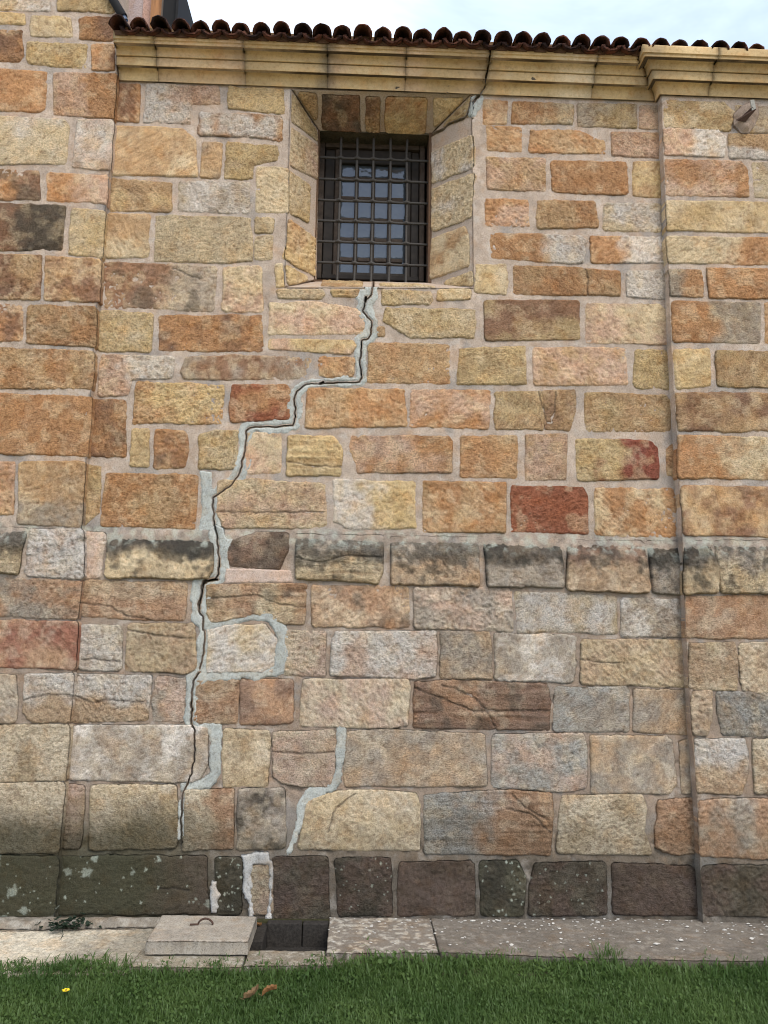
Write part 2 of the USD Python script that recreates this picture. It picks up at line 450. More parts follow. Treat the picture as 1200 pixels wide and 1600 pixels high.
tinted('stone', speck=(0.74, 1.24), grain=(0.62, 1.26), gscale=80, bump=1.0, dist=0.018, stretch=(1, 1, 1.8), pits=.25)
tinted('fine_stone', speck=(0.76, 1.22), grain=(0.70, 1.22), gscale=120, bump=1.0, dist=0.011, stretch=(1, 1, 1.3), pits=.15)
tinted('coarse_stone', speck=(0.74, 1.24), grain=(0.58, 1.28), gscale=58, bump=1.0, dist=0.022, stretch=(1.7, 1, 2.2), pits=.3)
tinted('dressed_stone', grain=(0.85, 1.1), gscale=40, bump=0.3, dist=0.003, pits=0.12)
tinted('mortar', grain=(0.72, 1.16), gscale=110, bump=0.9, dist=0.006, pits=0.2)
tinted('concrete', grain=(0.72, 1.25), gscale=110, bump=0.6, dist=0.004, pits=0.35)
tinted('gravel', grain=(0.62, 1.3), gscale=85, bump=1.0, dist=0.008, pits=0.3)
tinted('fired_clay', grain=(0.6, 1.3), gscale=60, bump=0.5, dist=0.003, pits=0.3)
tinted('timber', grain=(0.7, 1.2), gscale=60, bump=0.4, dist=0.002, pits=0.05, rough=0.7, stretch=(1, 1, 0.06), spec=0.3)
def plain(name, col, rough=0.6, spec=0.4, metallic=0.0, nscale=50, amt=0.25, bump=0.3, dist=0.002):
    c = lin(col)
    mat(name, {'g': ('geometry', {}), 'n': ('noise_texture', {'scale': nscale, 'detail': 5.0, 'roughness': 0.65}),
               'r': ('rgb_ramp', {'ramp': [(0.3, tuple(c * (1 - amt))), (0.7, tuple(c * (1 + amt)))]}),
               'b': ('bump', {'strength': bump, 'distance': dist}),
               'p': ('principled_bsdf', {'roughness': rough, 'specular_ior_level': spec, 'metallic': metallic})},
        [('g.position', 'n.vector'), ('n.fac', 'r.fac'), ('r.color', 'p.base_color'), ('n.fac', 'b.height'), ('b.normal', 'p.normal')])
plain('iron', (58, 53, 48), 0.62, 0.4, 0.0, 120, 0.4)
plain('rusty_iron', (70, 50, 40), 0.8, 0.3, 0.0, 120, 0.4)
plain('dark_wood', (46, 40, 35), 0.7, 0.3, 0.0, 30, 0.3)
plain('weathered_wood', (68, 57, 48), 0.75, 0.3, 0.0, 40, 0.35)
plain('black_pipe', (28, 27, 27), 0.8, 0.2, 0.0, 20, 0.15)
plain('blue_plastic', (70, 84, 104), 0.5, 0.4, 0.0, 20, 0.15)
plain('grey_metal', (128, 124, 114), 0.6, 0.4, 0.0, 60, 0.3)
plain('dark_void', (26, 24, 22), 0.95, 0.1)
plain('dark_block', (52, 48, 44), 0.9, 0.15, 0.0, 70, 0.5, 0.8, 0.004)
plain('soil', (62, 60, 40), 0.95, 0.1, 0.0, 40, 0.4, 1.0, 0.02)
plain('dry_leaf', (112, 88, 60), 0.7, 0.3, 0.0, 60, 0.4)
plain('orange_leaf', (124, 86, 50), 0.7, 0.3, 0.0, 60, 0.3)
plain('petal', (240, 206, 40), 0.6, 0.3, 0.0, 60, 0.1)
plain('straw', (176, 166, 116), 0.8, 0.2, 0.0, 60, 0.2)
plain('white_fleck', (184, 178, 168), 0.9, 0.2, 0.0, 90, 0.25)
mat('glass', {'g': ('geometry', {}), 'n': ('noise_texture', {'scale': 9.0, 'detail': 2.0}), 'b': ('bump', {'strength': 0.6, 'distance': 0.006}),
              'p': ('principled_bsdf', {'base_color': (0.065, 0.076, 0.088), 'roughness': 0.06, 'ior': 1.7, 'specular_ior_level': 0.6})},
    [('g.position', 'n.vector'), ('n.fac', 'b.height'), ('b.normal', 'p.normal')])
def leafy(name, ramp, trans=0.35):
    mat(name, {'oi': ('object_info', {}), 'g': ('geometry', {}), 'r': ('rgb_ramp', {'ramp': ramp}), 'n': ('noise_texture', {'scale': 1.6, 'detail': 3.0}),
               'rn': ('rgb_ramp', {'ramp': [(0.35, (0.72, 0.78, 0.7)), (0.65, (1.2, 1.12, 1.1))]}),
               'x': ('mix_color', {'blend_type': 'multiply', 'fac': 1.0, 'use_clamp': False}),
               'd': ('principled_bsdf', {'roughness': 0.5, 'specular_ior_level': 0.3}), 't': ('translucent_bsdf', {}), 'm': ('mix_closure', {'fac': trans})},
        [('g.random_per_island', 'r.fac'), ('g.position', 'n.vector'), ('n.fac', 'rn.fac'), ('r.color', 'x.a'), ('rn.color', 'x.b'), ('x.result', 'd.base_color'), ('x.result', 't.color'), ('d.BSDF', 'm.closure1'), ('t.BSDF', 'm.closure2')], surface='m.closure')
leafy('grass_blade', trans=0.45, ramp= [(0, (0.09, 0.15, 0.04)), (0.35, (0.18, 0.29, 0.08)), (0.72, (0.29, 0.42, 0.13)), (0.9, (0.40, 0.50, 0.20)), (1, (0.52, 0.47, 0.27))])
leafy('weed_leaf', [(0, (0.02, 0.035, 0.02)), (1, (0.06, 0.09, 0.045))])
mat('lawn', {'g': ('geometry', {}), 'n': ('noise_texture', {'scale': 30.0, 'detail': 8.0, 'roughness': 0.75}),
             'r': ('rgb_ramp', {'ramp': [(0.3, (0.03, 0.045, 0.018)), (0.55, (0.05, 0.09, 0.025)), (0.75, (0.09, 0.13, 0.045))]}),
             'b': ('bump', {'strength': 1.0, 'distance': 0.03}), 'p': ('principled_bsdf', {'roughness': 0.95, 'specular_ior_level': 0.1})},
    [('g.position', 'n.vector'), ('n.fac', 'r.fac'), ('r.color', 'p.base_color'), ('n.fac', 'b.height'), ('b.normal', 'p.normal')])

# ------------------------------------------------------------------ the planes of the masonry
P_LEFT, P_RIGHT, P_LOW = 0.05, 0.07, 0.011          # how far buttress, pilaster and the lower wall stand out
F_M, F_MLOW = upright(0.0), upright(-P_LOW)
F_L, F_LLOW = upright(-P_LEFT), upright(-P_LEFT - P_LOW)
F_R, F_RLOW = upright(-P_RIGHT), upright(-P_RIGHT - P_LOW)
STRING_Y = 828                                    # the course where the wall steps out, in the photograph
EDGE_L = [(178, -25), (181, 40), (183, 117), (177, 187), (172, 267), (164, 333), (158, 400), (151, 490), (143, 600), (136, 712), (128, 800), (129, 850), (128, 900), (122, 967), (115, 1050), (108, 1130), (102, 1200), (97, 1267), (93, 1333), (87, 1440)]
EDGE_R = [(1030, 70), (1033, 160), (1036, 245), (1043, 400), (1048, 540), (1053, 610), (1056, 670), (1060, 745), (1064, 800), (1066, 900), (1071, 1000), (1075, 1070), (1080, 1150), (1084, 1205), (1088, 1260), (1092, 1340), (1097, 1445)]
z_string = float(F_M.at([[600, 833]])[0, 1])
Z_LEDGE = 0.06
Z_TOP = float(upright(-.2).at([[600, 64]])[0, 1])      # underside of the eaves
edgeL = F_L.at(EDGE_L); edgeR = F_R.at(EDGE_R)
DEEP = 0.30
F_IN = upright(DEEP)
W_OUT = [(455, 139), (737, 147), (740, 450), (445, 449)]
W_IN = [(499, 206), (671, 213), (668, 442), (495, 437)]
wo = [F_M.pt(*p) for p in W_OUT]; wi = [F_IN.pt(*p) for p in W_IN]
def plane_of(*pts):
    P = np.array(pts); c = P.mean(0); u = P[1] - P[0]
    n = np.linalg.svd(P - c)[2][2]
    if n @ (EYE - c) < 0: n = -n
    u = u - (u @ n) * n; u /= np.linalg.norm(u)
    return Frame(c, u, np.cross(n, u))
F_A = plane_of(wo[3], (wi[3] + wi[0]) / 2, wo[0])      # left reveal
F_B = plane_of((wi[2] + wi[1]) / 2, wo[2], wo[1])      # right reveal
F_C = plane_of(wo[0], wo[1], (wi[0] + wi[1]) / 2)      # soffit
F_D = plane_of(wo[3], wo[2], (wi[2] + wi[3]) / 2)      # sloping sill

# ------------------------------------------------------------------ the crack
def wander(pts, seed, step=2.2, amp=1.3):
    l = LineString(pts); c = np.array(shapely.segmentize(l, step).coords)
    c[1:-1] += np.stack([nz(c[1:-1], .11, seed, 3) - .5, nz(c[1:-1], .11, seed + 4, 3) - .5], 1) * 4.5 * amp
    return c
def ribbon(px, width, seed, vary=0.45, fr=None):
    """A band of uneven width along a wandering line, in wall metres."""
    c = wander(px, seed)
    def place(q): return np.vstack([(fr or (F_MLOW if y > STRING_Y else F_M)).at([[x, y]]) for x, y in q])
    m = place(c)
    w = width * (1 + vary * 2 * (nz(c, .05, seed + 9, 3) - .5) * 2)
    return unary_union([LineString(m[i:i + 2]).buffer(max(w[i], .002) / 2, quad_segs=3) for i in range(len(m) - 1)])
CR_MAIN = [(584, 434), (584, 446), (580, 460), (572, 468), (567, 484), (573, 492), (580, 502), (580, 522), (577, 525), (566, 532), (563, 552), (564, 590), (560, 597), (505, 598), (478, 600), (465, 610), (460, 618), (461, 650), (458, 665), (390, 667), (385, 672), (382, 710), (376, 730), (372, 742), (358, 762), (345, 768), (334, 776), (332, 790), (337, 830), (341, 850), (343, 895), (338, 903), (322, 908), (316, 915), (311, 945), (316, 965), (319, 985)]
CR_LOW = [(320, 985), (318, 1020), (312, 1045)]
CR_LOW2 = [(312, 1050), (303, 1065), (299, 1100), (299, 1130)]
CR_HAIR = [(299, 1130), (304, 1140), (304, 1190), (297, 1215), (285, 1240), (283, 1285), (284, 1318)]
CR_TOP = [(748, 142), (748, 150), (733, 165), (730, 181)]
CR_TOP2 = [(730, 181), (742, 184)]
crack = unary_union([ribbon(CR_MAIN, .0058, 3), ribbon([(340, 905), (318, 909), (312, 950)], .009, 41), ribbon(CR_LOW2, .006, 5), ribbon(CR_LOW, .003, 4), ribbon(CR_HAIR, .004, 6),
                     ribbon(CR_TOP, .011, 7), ribbon(CR_TOP2, .006, 8), ribbon([(572, 464), (571, 470)], .016, 9), ribbon([(505, 597), (500, 599)], .014, 10)]).buffer(0)
CRB = [(742, 150), (735, 163), (730, 180), (725, 184), (706, 193), (690, 202), (668, 217)]
crack_reveal = ribbon(CRB, .019, 12, .3, F_B)
HAIRS = unary_union([ribbon(p, .004, 60 + i) for i, p in enumerate([
    [(908, 412), (917, 425), (918, 440), (918, 462)], [(843, 608), (845, 628), (853, 660), (862, 662), (866, 640), (868, 612)],
    [(648, 1075), (700, 1095), (740, 1112), (800, 1110), (858, 1110)], [(690, 1070), (735, 1085), (760, 1110), (775, 1140)], [(128, 942), (165, 945), (200, 962), (240, 970)],
    [(40, 1092), (80, 1084), (112, 1085)], [(112, 1085), (140, 1097), (180, 1094), (230, 1098)], [(128, 1030), (150, 1030), (188, 1034)], [(200, 985), (240, 992), (300, 998)],
    [(462, 872), (500, 880), (540, 868), (596, 872)], [(555, 1240), (525, 1262), (512, 1300)], [(800, 1240), (820, 1262), (858, 1280)], [(790, 1262), (830, 1272), (860, 1300)],
    [(480, 950), (440, 945), (400, 930), (325, 935)], [(450, 722), (480, 728), (534, 730)], [(908, 1030), (940, 1036), (975, 1036)], [(340, 800), (400, 800), (505, 800)],
    [(420, 1172), (470, 1178), (522, 1174)], [(250, 1388), (280, 1388), (296, 1391)], [(270, 420), (300, 432), (312, 436)]])]).buffer(0)

PAL = {'c': (214, 190, 152), 'y': (210, 180, 130), 't': (194, 158, 116), 'o': (190, 142, 98), 'b': (150, 114, 88), 'r': (164, 102, 74), 'R': (156, 92, 74), 'p': (206, 170, 142),
       'w': (216, 202, 186), 'g': (174, 156, 134), 'G': (176, 168, 155), 'd': (98, 86, 72), 'm': (90, 86, 68), 'u': (106, 82, 73), 'k': (64, 58, 52), 'l': (190, 162, 118)}
ALBEDO = 0.80
def mute(c, k=.93):
    return c * k + (1 - k) * (c @ [.3, .59, .11])
PAL = {k: mute(lin(v), .95) * ALBEDO * 1.16 for k, v in PAL.items()}
PAL.update({k: lin(v) * .74 for k, v in {'h': (224, 194, 146), 'i': (208, 178, 132), 'j': (222, 188, 148)}.items()})
MORT_HI, MORT_LO, MORT_BASE = lin((190, 171, 154)) * ALBEDO, lin((164, 145, 128)) * ALBEDO, lin((116, 106, 98)) * ALBEDO
LICHEN, SOOT, MOSS = lin((186, 192, 176)) * .8, lin((62, 60, 54)) * .8, lin((76, 74, 56)) * .75
z_moss = float(F_MLOW.at([[600, 1335]])[0, 1])

def stain(uv, col, seed):
    """Damp, mossy grime that climbs from the foot of the wall."""
    z = uv[:, 1]; wob = (nz(uv, 3.2, 91, 4) - .5) * .30 + (nz(uv, 22, 92, 3) - .5) * .10
    left = 1 - sstep(-1.35, -0.5, uv[:, 0]) * .58
    k = (1 - sstep(z_moss + .06, z_moss + .38, z + wob)) * left
    return col * (1 - k[:, None] * .86) + MOSS * k[:, None] * .86

def tool_noise(uv, seed):
    rng = np.random.default_rng(seed + 5)
    th = rng.uniform(.5, 1.1) * rng.choice([-1, 1]); asp = rng.uniform(.8, 2.2)
    return nz(uv @ np.array([[math.cos(th), -math.sin(th)], [math.sin(th), math.cos(th)]]), (26 * asp, 80), seed, 2)
def peck_noise(uv, seed):
    return nz(uv, 62, seed + 1, 2)
z_s0, z_s1 = float(F_MLOW.at([[600, 917]])[0, 1]), float(F_MLOW.at([[600, 835]])[0, 1])
def string_weather(uv, col):
    """Soot and lichen on the weathered ledge of the string course, running over stones and joints alike."""
    s = (uv[:, 1] - z_s0) / (z_s1 - z_s0)
    band = sstep(-.1, .12, s) * (1 - sstep(1.02, 1.12, s))
    m = sstep(.2, .8, s + (nz(uv, 9, 205, 4) - .5) * 1.2)
    soot = sstep(.44, .62, nz(uv, 26, 206, 5) * .55 + nz(uv, (5, 9), 216, 3) * .45 + .17 * m - .09) * .66 * band
    col = col * (1 - soot[:, None]) + SOOT * soot[:, None]
    li = sstep(.50, .62, nz(uv, 26, 207, 4)) * sstep(.60, .92, s + (nz(uv, 12, 201) - .5) * .4) * .8 * band
    return col * (1 - li[:, None]) + LICHEN * li[:, None]
def stone_tint(uv, d, spec, seed):
    cols, mode = spec
    a, b = [PAL[x] for x in cols.split('/')]
    lo, hi = uv.min(0), uv.max(0); s = (uv - lo) / (hi - lo)
    n = nz(uv, 7, seed, 4)
    if 'h' in mode: f = sstep(.35, .65, s[:, 0] + (n - .5) * .9)
    elif 'v' in mode: f = sstep(.35, .65, 1 - s[:, 1] + (n - .5) * .8)
    else: f = sstep(.38, .68, n + .04 * math.sin(seed))
    col = a * (1 - f[:, None]) + b * f[:, None]
    rng = np.random.default_rng(seed + 17)
    col = col * (rng.uniform(.92, 1.08) * (1 + (nz(uv, 16, seed + 2, 4) - .5)[:, None] * .55))
    if cols[0] in 'umkd': col = col * (1 + (nz(uv, 9, seed + 41, 5) - .5)[:, None] * [1.2, 1.3, 1.4])
    fresh = .2 if cols[0] in 'umkd' else 1.0
    f2 = sstep(.50, .66, nz(uv, 15, seed + 21, 5))[:, None] * .55 * fresh          # paler, freshly weathered spots
    col = col * (1 - f2) + (col * .45 + PAL['c'] * .68) * f2
    f3 = sstep(.52, .68, nz(uv, 19, seed + 22, 5))[:, None] * .30 * fresh         # rusty brown spots
    col = col * (1 - f3) + (col * .5 + PAL['b'] * .42) * f3
    dirt_shade = sstep(.50, .24, peck_noise(uv, seed))[:, None] * .26 + sstep(.46, .24, tool_noise(uv, seed))[:, None] * .22      # dirt in the tool marks, plus relief shade painted into the tint
    col = col * (1 - dirt_shade * np.array([.85, 1, 1.1]))
    warm = (nz(uv, 11, seed + 8, 4) - .5)[:, None]
    col = col * (1 + warm * np.array([.06, -.05, -.28]))
    if 'S' in mode:          # bedding bands of the sandstone
        w = (nz(uv + .03 * (nz(uv, 5, seed, 2)[:, None] - .5) * [0, 1], (2.6, 42), seed, 4) - .5) * 2.2
        col = col * (1 + .42 * w[:, None] * np.array([.75, 1, 1.2]))
    if 'k' in mode:          # dark weathered blotches
        k = sstep(.54, .68, nz(uv, 6, seed + 31, 4))[:, None] * .6
        col = col * (1 - k) + PAL['d'] * .95 * k
    if 'L' in mode:          # lichen and soot on the weathered top of the string course
        col = string_weather(uv, col)
    if 'l' in mode:
        so = sstep(.54, .66, nz(uv, 12, seed + 6, 5)) * sstep(.3, .7, s[:, 1])
        col = col * (1 - so[:, None] * .8) + SOOT * so[:, None] * .8
    if 'x' in mode: pass
    return col

def spots(uv, col, seed, n, r0, r1, c, alpha=.85):
    rng = np.random.default_rng(seed); lo, hi = uv.min(0), uv.max(0)
    for q, r in zip(rng.uniform(lo, hi, (n, 2)), rng.uniform(r0, r1, n)):
        dd = np.linalg.norm(uv - q, axis=1) * (1 + (nz(uv, 60, seed + 1, 2) - .5) * 1.5) * (1 + (nz(uv, 130, seed + 2, 2) - .5) * .8)
        k = (1 - sstep(r * .75, r * 1.1, dd))[:, None] * alpha * rng.uniform(.6, 1)
        col = col * (1 - k) + c * k
    return col

def stone_height(mode, seed, proud, fr_low):
    rng = np.random.default_rng(seed + 5)
    am = rng.uniform((.3, .12, .7), (1.1, 1.2, 1.7)); tilt = rng.uniform(-.014, .014, 2); bw = rng.uniform(.005, .014)
    def h(uv, d):
        prof = 1 - (1 - np.clip(d / bw, 0, 1)) ** 2
        c = (uv - uv.mean(0))
        tool = tool_noise(uv, seed) - .5
        peck = peck_noise(uv, seed) - .5
        broad = nz(uv, 9, seed + 2, 3) - .5
        r = broad * .010 * am[0] + tool * .012 * am[1] + peck * .010 * am[2]
        if 'S' in mode:
            r = r * .8 + (nz(uv + .03 * (nz(uv, 5, seed, 2)[:, None] - .5) * [0, 1], (2.6, 42), seed, 4) - .5) * .016
        if 'k' in mode:
            r = r - sstep(.6, .72, nz(uv, 7, seed + 12, 3)) * .008
        out = prof * (proud + .0015 * np.clip(d / .05, 0, 1) + r + c @ tilt) - (1 - prof) * .005
        if 'L' in mode:      # the string course: rounded forward, sloping back at its top
            v = (uv[:, 1] - uv[:, 1].min()) / np.ptp(uv[:, 1])
            out = out + prof * (.022 - .045 * sstep(.62, 1.0, v))
        if fr_low:
            dh = hair_distance(uv)
            if dh is not None: out = out - .007 * (1 - sstep(0, .006, dh))
        return out
    return h
_hair = {}
def hair_distance(uv):
    k = (len(uv), float(uv[0, 0]), float(uv[-1, 1]))
    if k not in _hair:
        near = HAIRS.intersection(sbox(*(uv.min(0) - .01), *(uv.max(0) + .01)))
        _hair[k] = None if near.is_empty else shapely.distance(shapely.points(uv), near)
    return _hair[k]

stone_wall = thing('stone_wall', 'central sandstone wall with stepped crack below the barred window', 'wall')
buttress = thing('stone_buttress', 'shallow stone buttress at the left end, rising past the roof tiles', 'buttress')
pilaster = thing('stone_pilaster', 'shallow stone pilaster at the right end carrying the stepped cornice', 'pilaster')

# stones traced from the wall: region, colours, character, corners
region = {'L': (buttress, F_L, F_LLOW), 'M': (stone_wall, F_M, F_MLOW), 'R': (pilaster, F_R, F_RLOW), 'A': (stone_wall, F_A, F_A), 'B': (stone_wall, F_B, F_B), 'C': (stone_wall, F_C, F_C), 'D': (stone_wall, F_D, F_D)}
rngS = np.random.default_rng(77)
sideways = {'L': [], 'R': []}
def lay(reg, cols, mode, uv, fr, seed, res=.0075, clip=True):
    parent = region[reg][0]
    P = Polygon(uv).buffer(0)
    wmin = min(P.bounds[2] - P.bounds[0], P.bounds[3] - P.bounds[1])
    r = min(rngS.uniform(.006, .022), wmin * .15)
    P = P.buffer(-r, join_style='mitre').buffer(r, quad_segs=4) if not P.buffer(-r).is_empty else P
    P = roughen(P.buffer(.0095, quad_segs=3), seed, rngS.uniform(.005, .0095) if wmin > .1 else .004, .011)
    if clip and reg in 'MB':
        P = P.difference(crack if reg == 'M' else crack_reveal)
    P = unary_union([g for g in getattr(P, 'geoms', [P]) if g.area > 2e-4])
    if P.is_empty: return
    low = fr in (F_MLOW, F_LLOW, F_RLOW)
    proud = rngS.uniform(.003, .009) if reg in 'LMR' else rngS.uniform(.006, .010)
    def tint(u, d):
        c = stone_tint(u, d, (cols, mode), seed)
        if low: c = stain(u, c * .78 + .25 * (c @ np.array([.3, .59, .11]))[:, None] * np.array([1.02, 1, .97]), seed)  # lower stones greyed: a flare veil put into their colour
        if 'F' in mode:
            c = spots(u, c, seed, 34, .0025, .007, LICHEN * 1.05)
            if reg == 'L' or 'm/' in cols: c = spots(u, c, seed + 3, 6, .012, .034, LICHEN * .8, .85)
        dh = hair_distance(u) if reg in 'LMR' else None
        if dh is not None:
            k = (1 - sstep(.001, .006, dh))[:, None] * .55
            c = c * (1 - k) + PAL['k'] * k
        return c
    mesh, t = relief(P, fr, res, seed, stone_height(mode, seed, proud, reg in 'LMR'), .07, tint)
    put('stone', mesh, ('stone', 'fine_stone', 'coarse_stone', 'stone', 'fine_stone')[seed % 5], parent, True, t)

for i, line in enumerate(STONES.strip().splitlines()):
    head, pts = line.split('|')
    reg, cols, mode = head.split()
    px = np.array([list(map(float, p.split(','))) for p in pts.split()])
    fr = region[reg][2 if px[:, 1].mean() > STRING_Y else 1]
    uv = fr.at(px)
    if reg == 'L' and (px[:, 0] <= 2).any():
        e = px[:, 0] <= 2; uv[e, 0] -= rngS.uniform(.02, .28)
        sideways['L'].append((uv[:, 0].min(), uv[e, 1].min(), uv[e, 1].max(), fr))
    if reg == 'R' and (px[:, 0] >= 1205).any():
        e = px[:, 0] >= 1205; uv[e, 0] += rngS.uniform(.02, .28)
        sideways['R'].append((uv[:, 0].max(), uv[e, 1].min(), uv[e, 1].max(), fr))
    lay(reg, cols, mode, uv, fr, 100 + i * 13)
# the courses go on beyond the picture
k = 0
for reg, sgn, end in (('L', -1, -3.3), ('R', 1, 3.6)):
    for x, z0, z1, fr in sideways[reg]:
        while x * sgn < end * sgn:
            w = rngS.uniform(.28, .62); a, b = x + sgn * .045, x + sgn * (.045 + w); k += 1
            if z1 - z0 > .06:
                lay(reg, rngS.choice(['o/t', 'c/p', 't/l', 'c/w', 'o/b']) if z0 > .45 else 'u/d', 'n', np.array([(min(a, b), z0), (max(a, b), z0), (max(a, b), z1), (min(a, b), z1)]), fr, 5000 + k * 7, .02)
            x = b
zt = float(F_L.at([[90, -25]])[0, 1])
while zt < 6.6:
    hgt = rngS.uniform(.2, .3); x = float(edgeL[0, 0]) - .0
    while x > -3.2:
        w = rngS.uniform(.28, .6); k += 1
        lay('L', rngS.choice(['o/t', 'c/p', 't/l', 'c/w']), 'n', np.array([(x - w, zt + .04), (x, zt + .04), (x, zt + hgt), (x - w, zt + hgt)]), F_L, 7000 + k * 7, .02)
        x -= w + .045
    zt += hgt

# ------------------------------------------------------------------ mortar beds
def mortar_tint(uv, d=None):
    z = uv[:, 1]
    a = sstep(z_string - .75, z_string - .05, z + (nz(uv, 2.5, 4, 3) - .5) * .5)[:, None]
    b = sstep(z_moss - .15, z_moss + .12, z)[:, None]
    c = MORT_LO * (1 - a) + MORT_HI * a
    c = MORT_BASE * (1 - b) + c * b
    c = c * (1 + (nz(uv, 9, 8, 4) - .5)[:, None] * .7) * (1 + (nz(uv, 40, 9, 3) - .5)[:, None] * .5)
    g = sstep(.55, .7, nz(uv, 5, 12, 4))[:, None] * .6
    q = sstep(.57, .66, nz(uv, 17, 14, 4))[:, None] * .4
    c = c * (1 - q) + lin((206, 196, 186)) * ALBEDO * q
    c = c * (1 - g) + lin((150, 146, 142)) * ALBEDO * g
    b_ = np.abs(uv[:, 1] - (z_s0 + z_s1) / 2) < .3
    if b_.any(): c[b_] = c[b_] * .45 + .55 * string_weather(uv[b_], c[b_])
    return stain(uv, c, 5)
def mortar_height(seed, amp=.008):
    def h(uv, d):
        low = 1 - sstep(z_string - 1.0, z_string - .3, uv[:, 1])
        groove = sstep(.56, .66, nz(uv, (11, 11), seed + 4, 4)) * low
        step = P_LOW * (1 - sstep(z_string - .07, z_string + .03, uv[:, 1]))
        return step + np.clip(d / .02, 0, 1) * ((nz(uv, 14, seed, 3) - .5) * amp + (nz(uv, 50, seed + 1, 3) - .5) * amp * .6 - groove * .012 - low * .003 - .001)
    return h
xl0, xr0 = float(edgeL[:, 0].min()) - .12, float(edgeR[:, 0].max()) + .12
opening = Polygon(F_M.at(W_OUT))
opening_low = opening
whole = sbox(xl0, Z_LEDGE - .15, xr0, Z_TOP + .1).difference(opening).difference(crack)
mesh, t = relief(whole, F_M, .014, 1, mortar_height(1), .09, mortar_tint)
put('mortar', mesh, 'mortar', stone_wall, True, t)
for parent, edge, fr, frl, side in ((buttress, edgeL, F_L, F_LLOW, -1), (pilaster, edgeR, F_R, F_RLOW, 1)):
    far = -3.4 if side < 0 else 3.7
    ztop = 6.7 if side < 0 else Z_TOP + .1
    e = edge.copy(); e[np.argmax(e[:, 1]), 1] = ztop
    P = Polygon(np.vstack([e, [(far, e[-1, 1]), (far, ztop)]])).buffer(0)
    P = roughen(P, 21, .003, .03)
    mesh, t = relief(P.intersection(sbox(-9, Z_LEDGE - .15, 9, 9)), fr, .018, 22, mortar_height(23 + side), .3, mortar_tint)
    put('mortar', mesh, 'mortar', parent, True, t)
core = [tm(trimesh.creation.box(bounds=[(a, .11, Z_LEDGE - .2), (b, .14, Z_TOP)])) for a, b in ((xl0 - .2, wo[0][0] - .1), (wo[1][0] + .1, xr0 + .2))]
core += [tm(trimesh.creation.box(bounds=[(wo[0][0] - .1, .11, Z_LEDGE - .2), (wo[1][0] + .1, .14, wo[3][2] - .05)])), tm(trimesh.creation.box(bounds=[(wo[0][0] - .1, .11, wo[0][2] + .04), (wo[1][0] + .1, .14, Z_TOP)]))]
put('rubble_core', join(*core), 'dark_void', stone_wall, False)  # near-black sheet behind the crack, its inner shade put into the colour

# grey repair mortar along the crack
REPAIR = lin((186, 187, 180)) * ALBEDO
def repair_tint(uv, d):
    return REPAIR * (1 + (nz(uv, 10, 31, 4) - .5)[:, None] * .75) * (1 + (nz(uv, 60, 32, 3) - .5)[:, None] * .4)
def repair_height(top):
    def h(uv, d):
        e = 1 - (1 - np.clip(d / .012, 0, 1)) ** 2
        return -.008 * (1 - e) + e * (top + (nz(uv, 16, 33, 3) - .5) * .009 + (nz(uv, 50, 34, 2) - .5) * .007)
    return h
def poly(px):
    return Polygon(np.vstack([(F_MLOW if y > STRING_Y else F_M).at([[x, y]]) for x, y in px])).buffer(0)
patches_up = unary_union([ribbon([p for p in CR_MAIN if p[1] <= 835], .098, 51, .42), poly([(312, 735), (332, 738), (332, 832), (306, 832), (314, 800)]), poly([(735, 150), (757, 138), (757, 160), (742, 183), (726, 184), (718, 168)]), poly([(564, 452), (591, 452), (592, 466), (586, 478), (568, 476), (552, 466)])])
patches_lo = unary_union([ribbon([p for p in CR_MAIN if p[1] >= 826] + CR_LOW + CR_LOW2, .105, 52, .38), poly([(336, 838), (366, 840), (357, 862), (360, 890), (352, 910), (330, 910)]),
                          ribbon([(322, 985), (340, 972), (400, 962), (428, 966), (440, 985), (438, 1045), (400, 1056), (325, 1056)], .075, 53, .4),
                          ribbon([(300, 1137), (338, 1139), (337, 1205), (325, 1222), (290, 1230), (282, 1300)], .075, 54, .45), ribbon([(533, 1140), (530, 1205), (515, 1232), (485, 1242), (472, 1260), (468, 1290), (452, 1330)], .06, 55, .45)])
for Q, fr in ((patches_up, F_M), (patches_lo, F_MLOW)):
    Q = roughen(Q.buffer(.004).buffer(-.004), 56, .011, .010).difference(crack)
    if fr is F_M: Q = Q.difference(opening.buffer(-.01))
    for g in getattr(Q, 'geoms', [Q]):
        if g.area < 6e-4: continue
        mesh, t = relief(g, fr, .009, 57, repair_height(.0045), .07, repair_tint)
        put('repair_mortar', mesh, 'mortar', stone_wall, True, t)
def coloured_patch(name, P, fr, rgb, top, seed, vary=.4, rag=.008):
    P = roughen(P, seed, rag, .010).difference(crack)
    col = lin(rgb) * ALBEDO
    for g in getattr(P, 'geoms', [P]):
        mesh, t = relief(g, fr, .009, seed, repair_height(top), .05, lambda uv, d: col * (1 + (nz(uv, 14, seed, 4) - .5)[:, None] * vary) * (1 + (nz(uv, 60, seed + 1, 3) - .5)[:, None] * .3))
        put(name, mesh, 'mortar', stone_wall, True, t)
coloured_patch('pink_render', poly([(352, 886), (455, 890), (460, 912), (350, 913)]), F_MLOW, (208, 184, 168), .008, 61)
for j, q in enumerate([[(381, 1332), (424, 1331), (430, 1440), (414, 1440), (421, 1400), (419, 1352), (398, 1352), (396, 1395), (398, 1436), (388, 1437), (378, 1385)], [(331, 1375), (341, 1373), (342, 1400), (336, 1427), (326, 1427), (325, 1405)]]):
    coloured_patch('lime_render', poly(q), F_MLOW, (190, 187, 182), .016, 64 + j * 5, 1.0, .02)
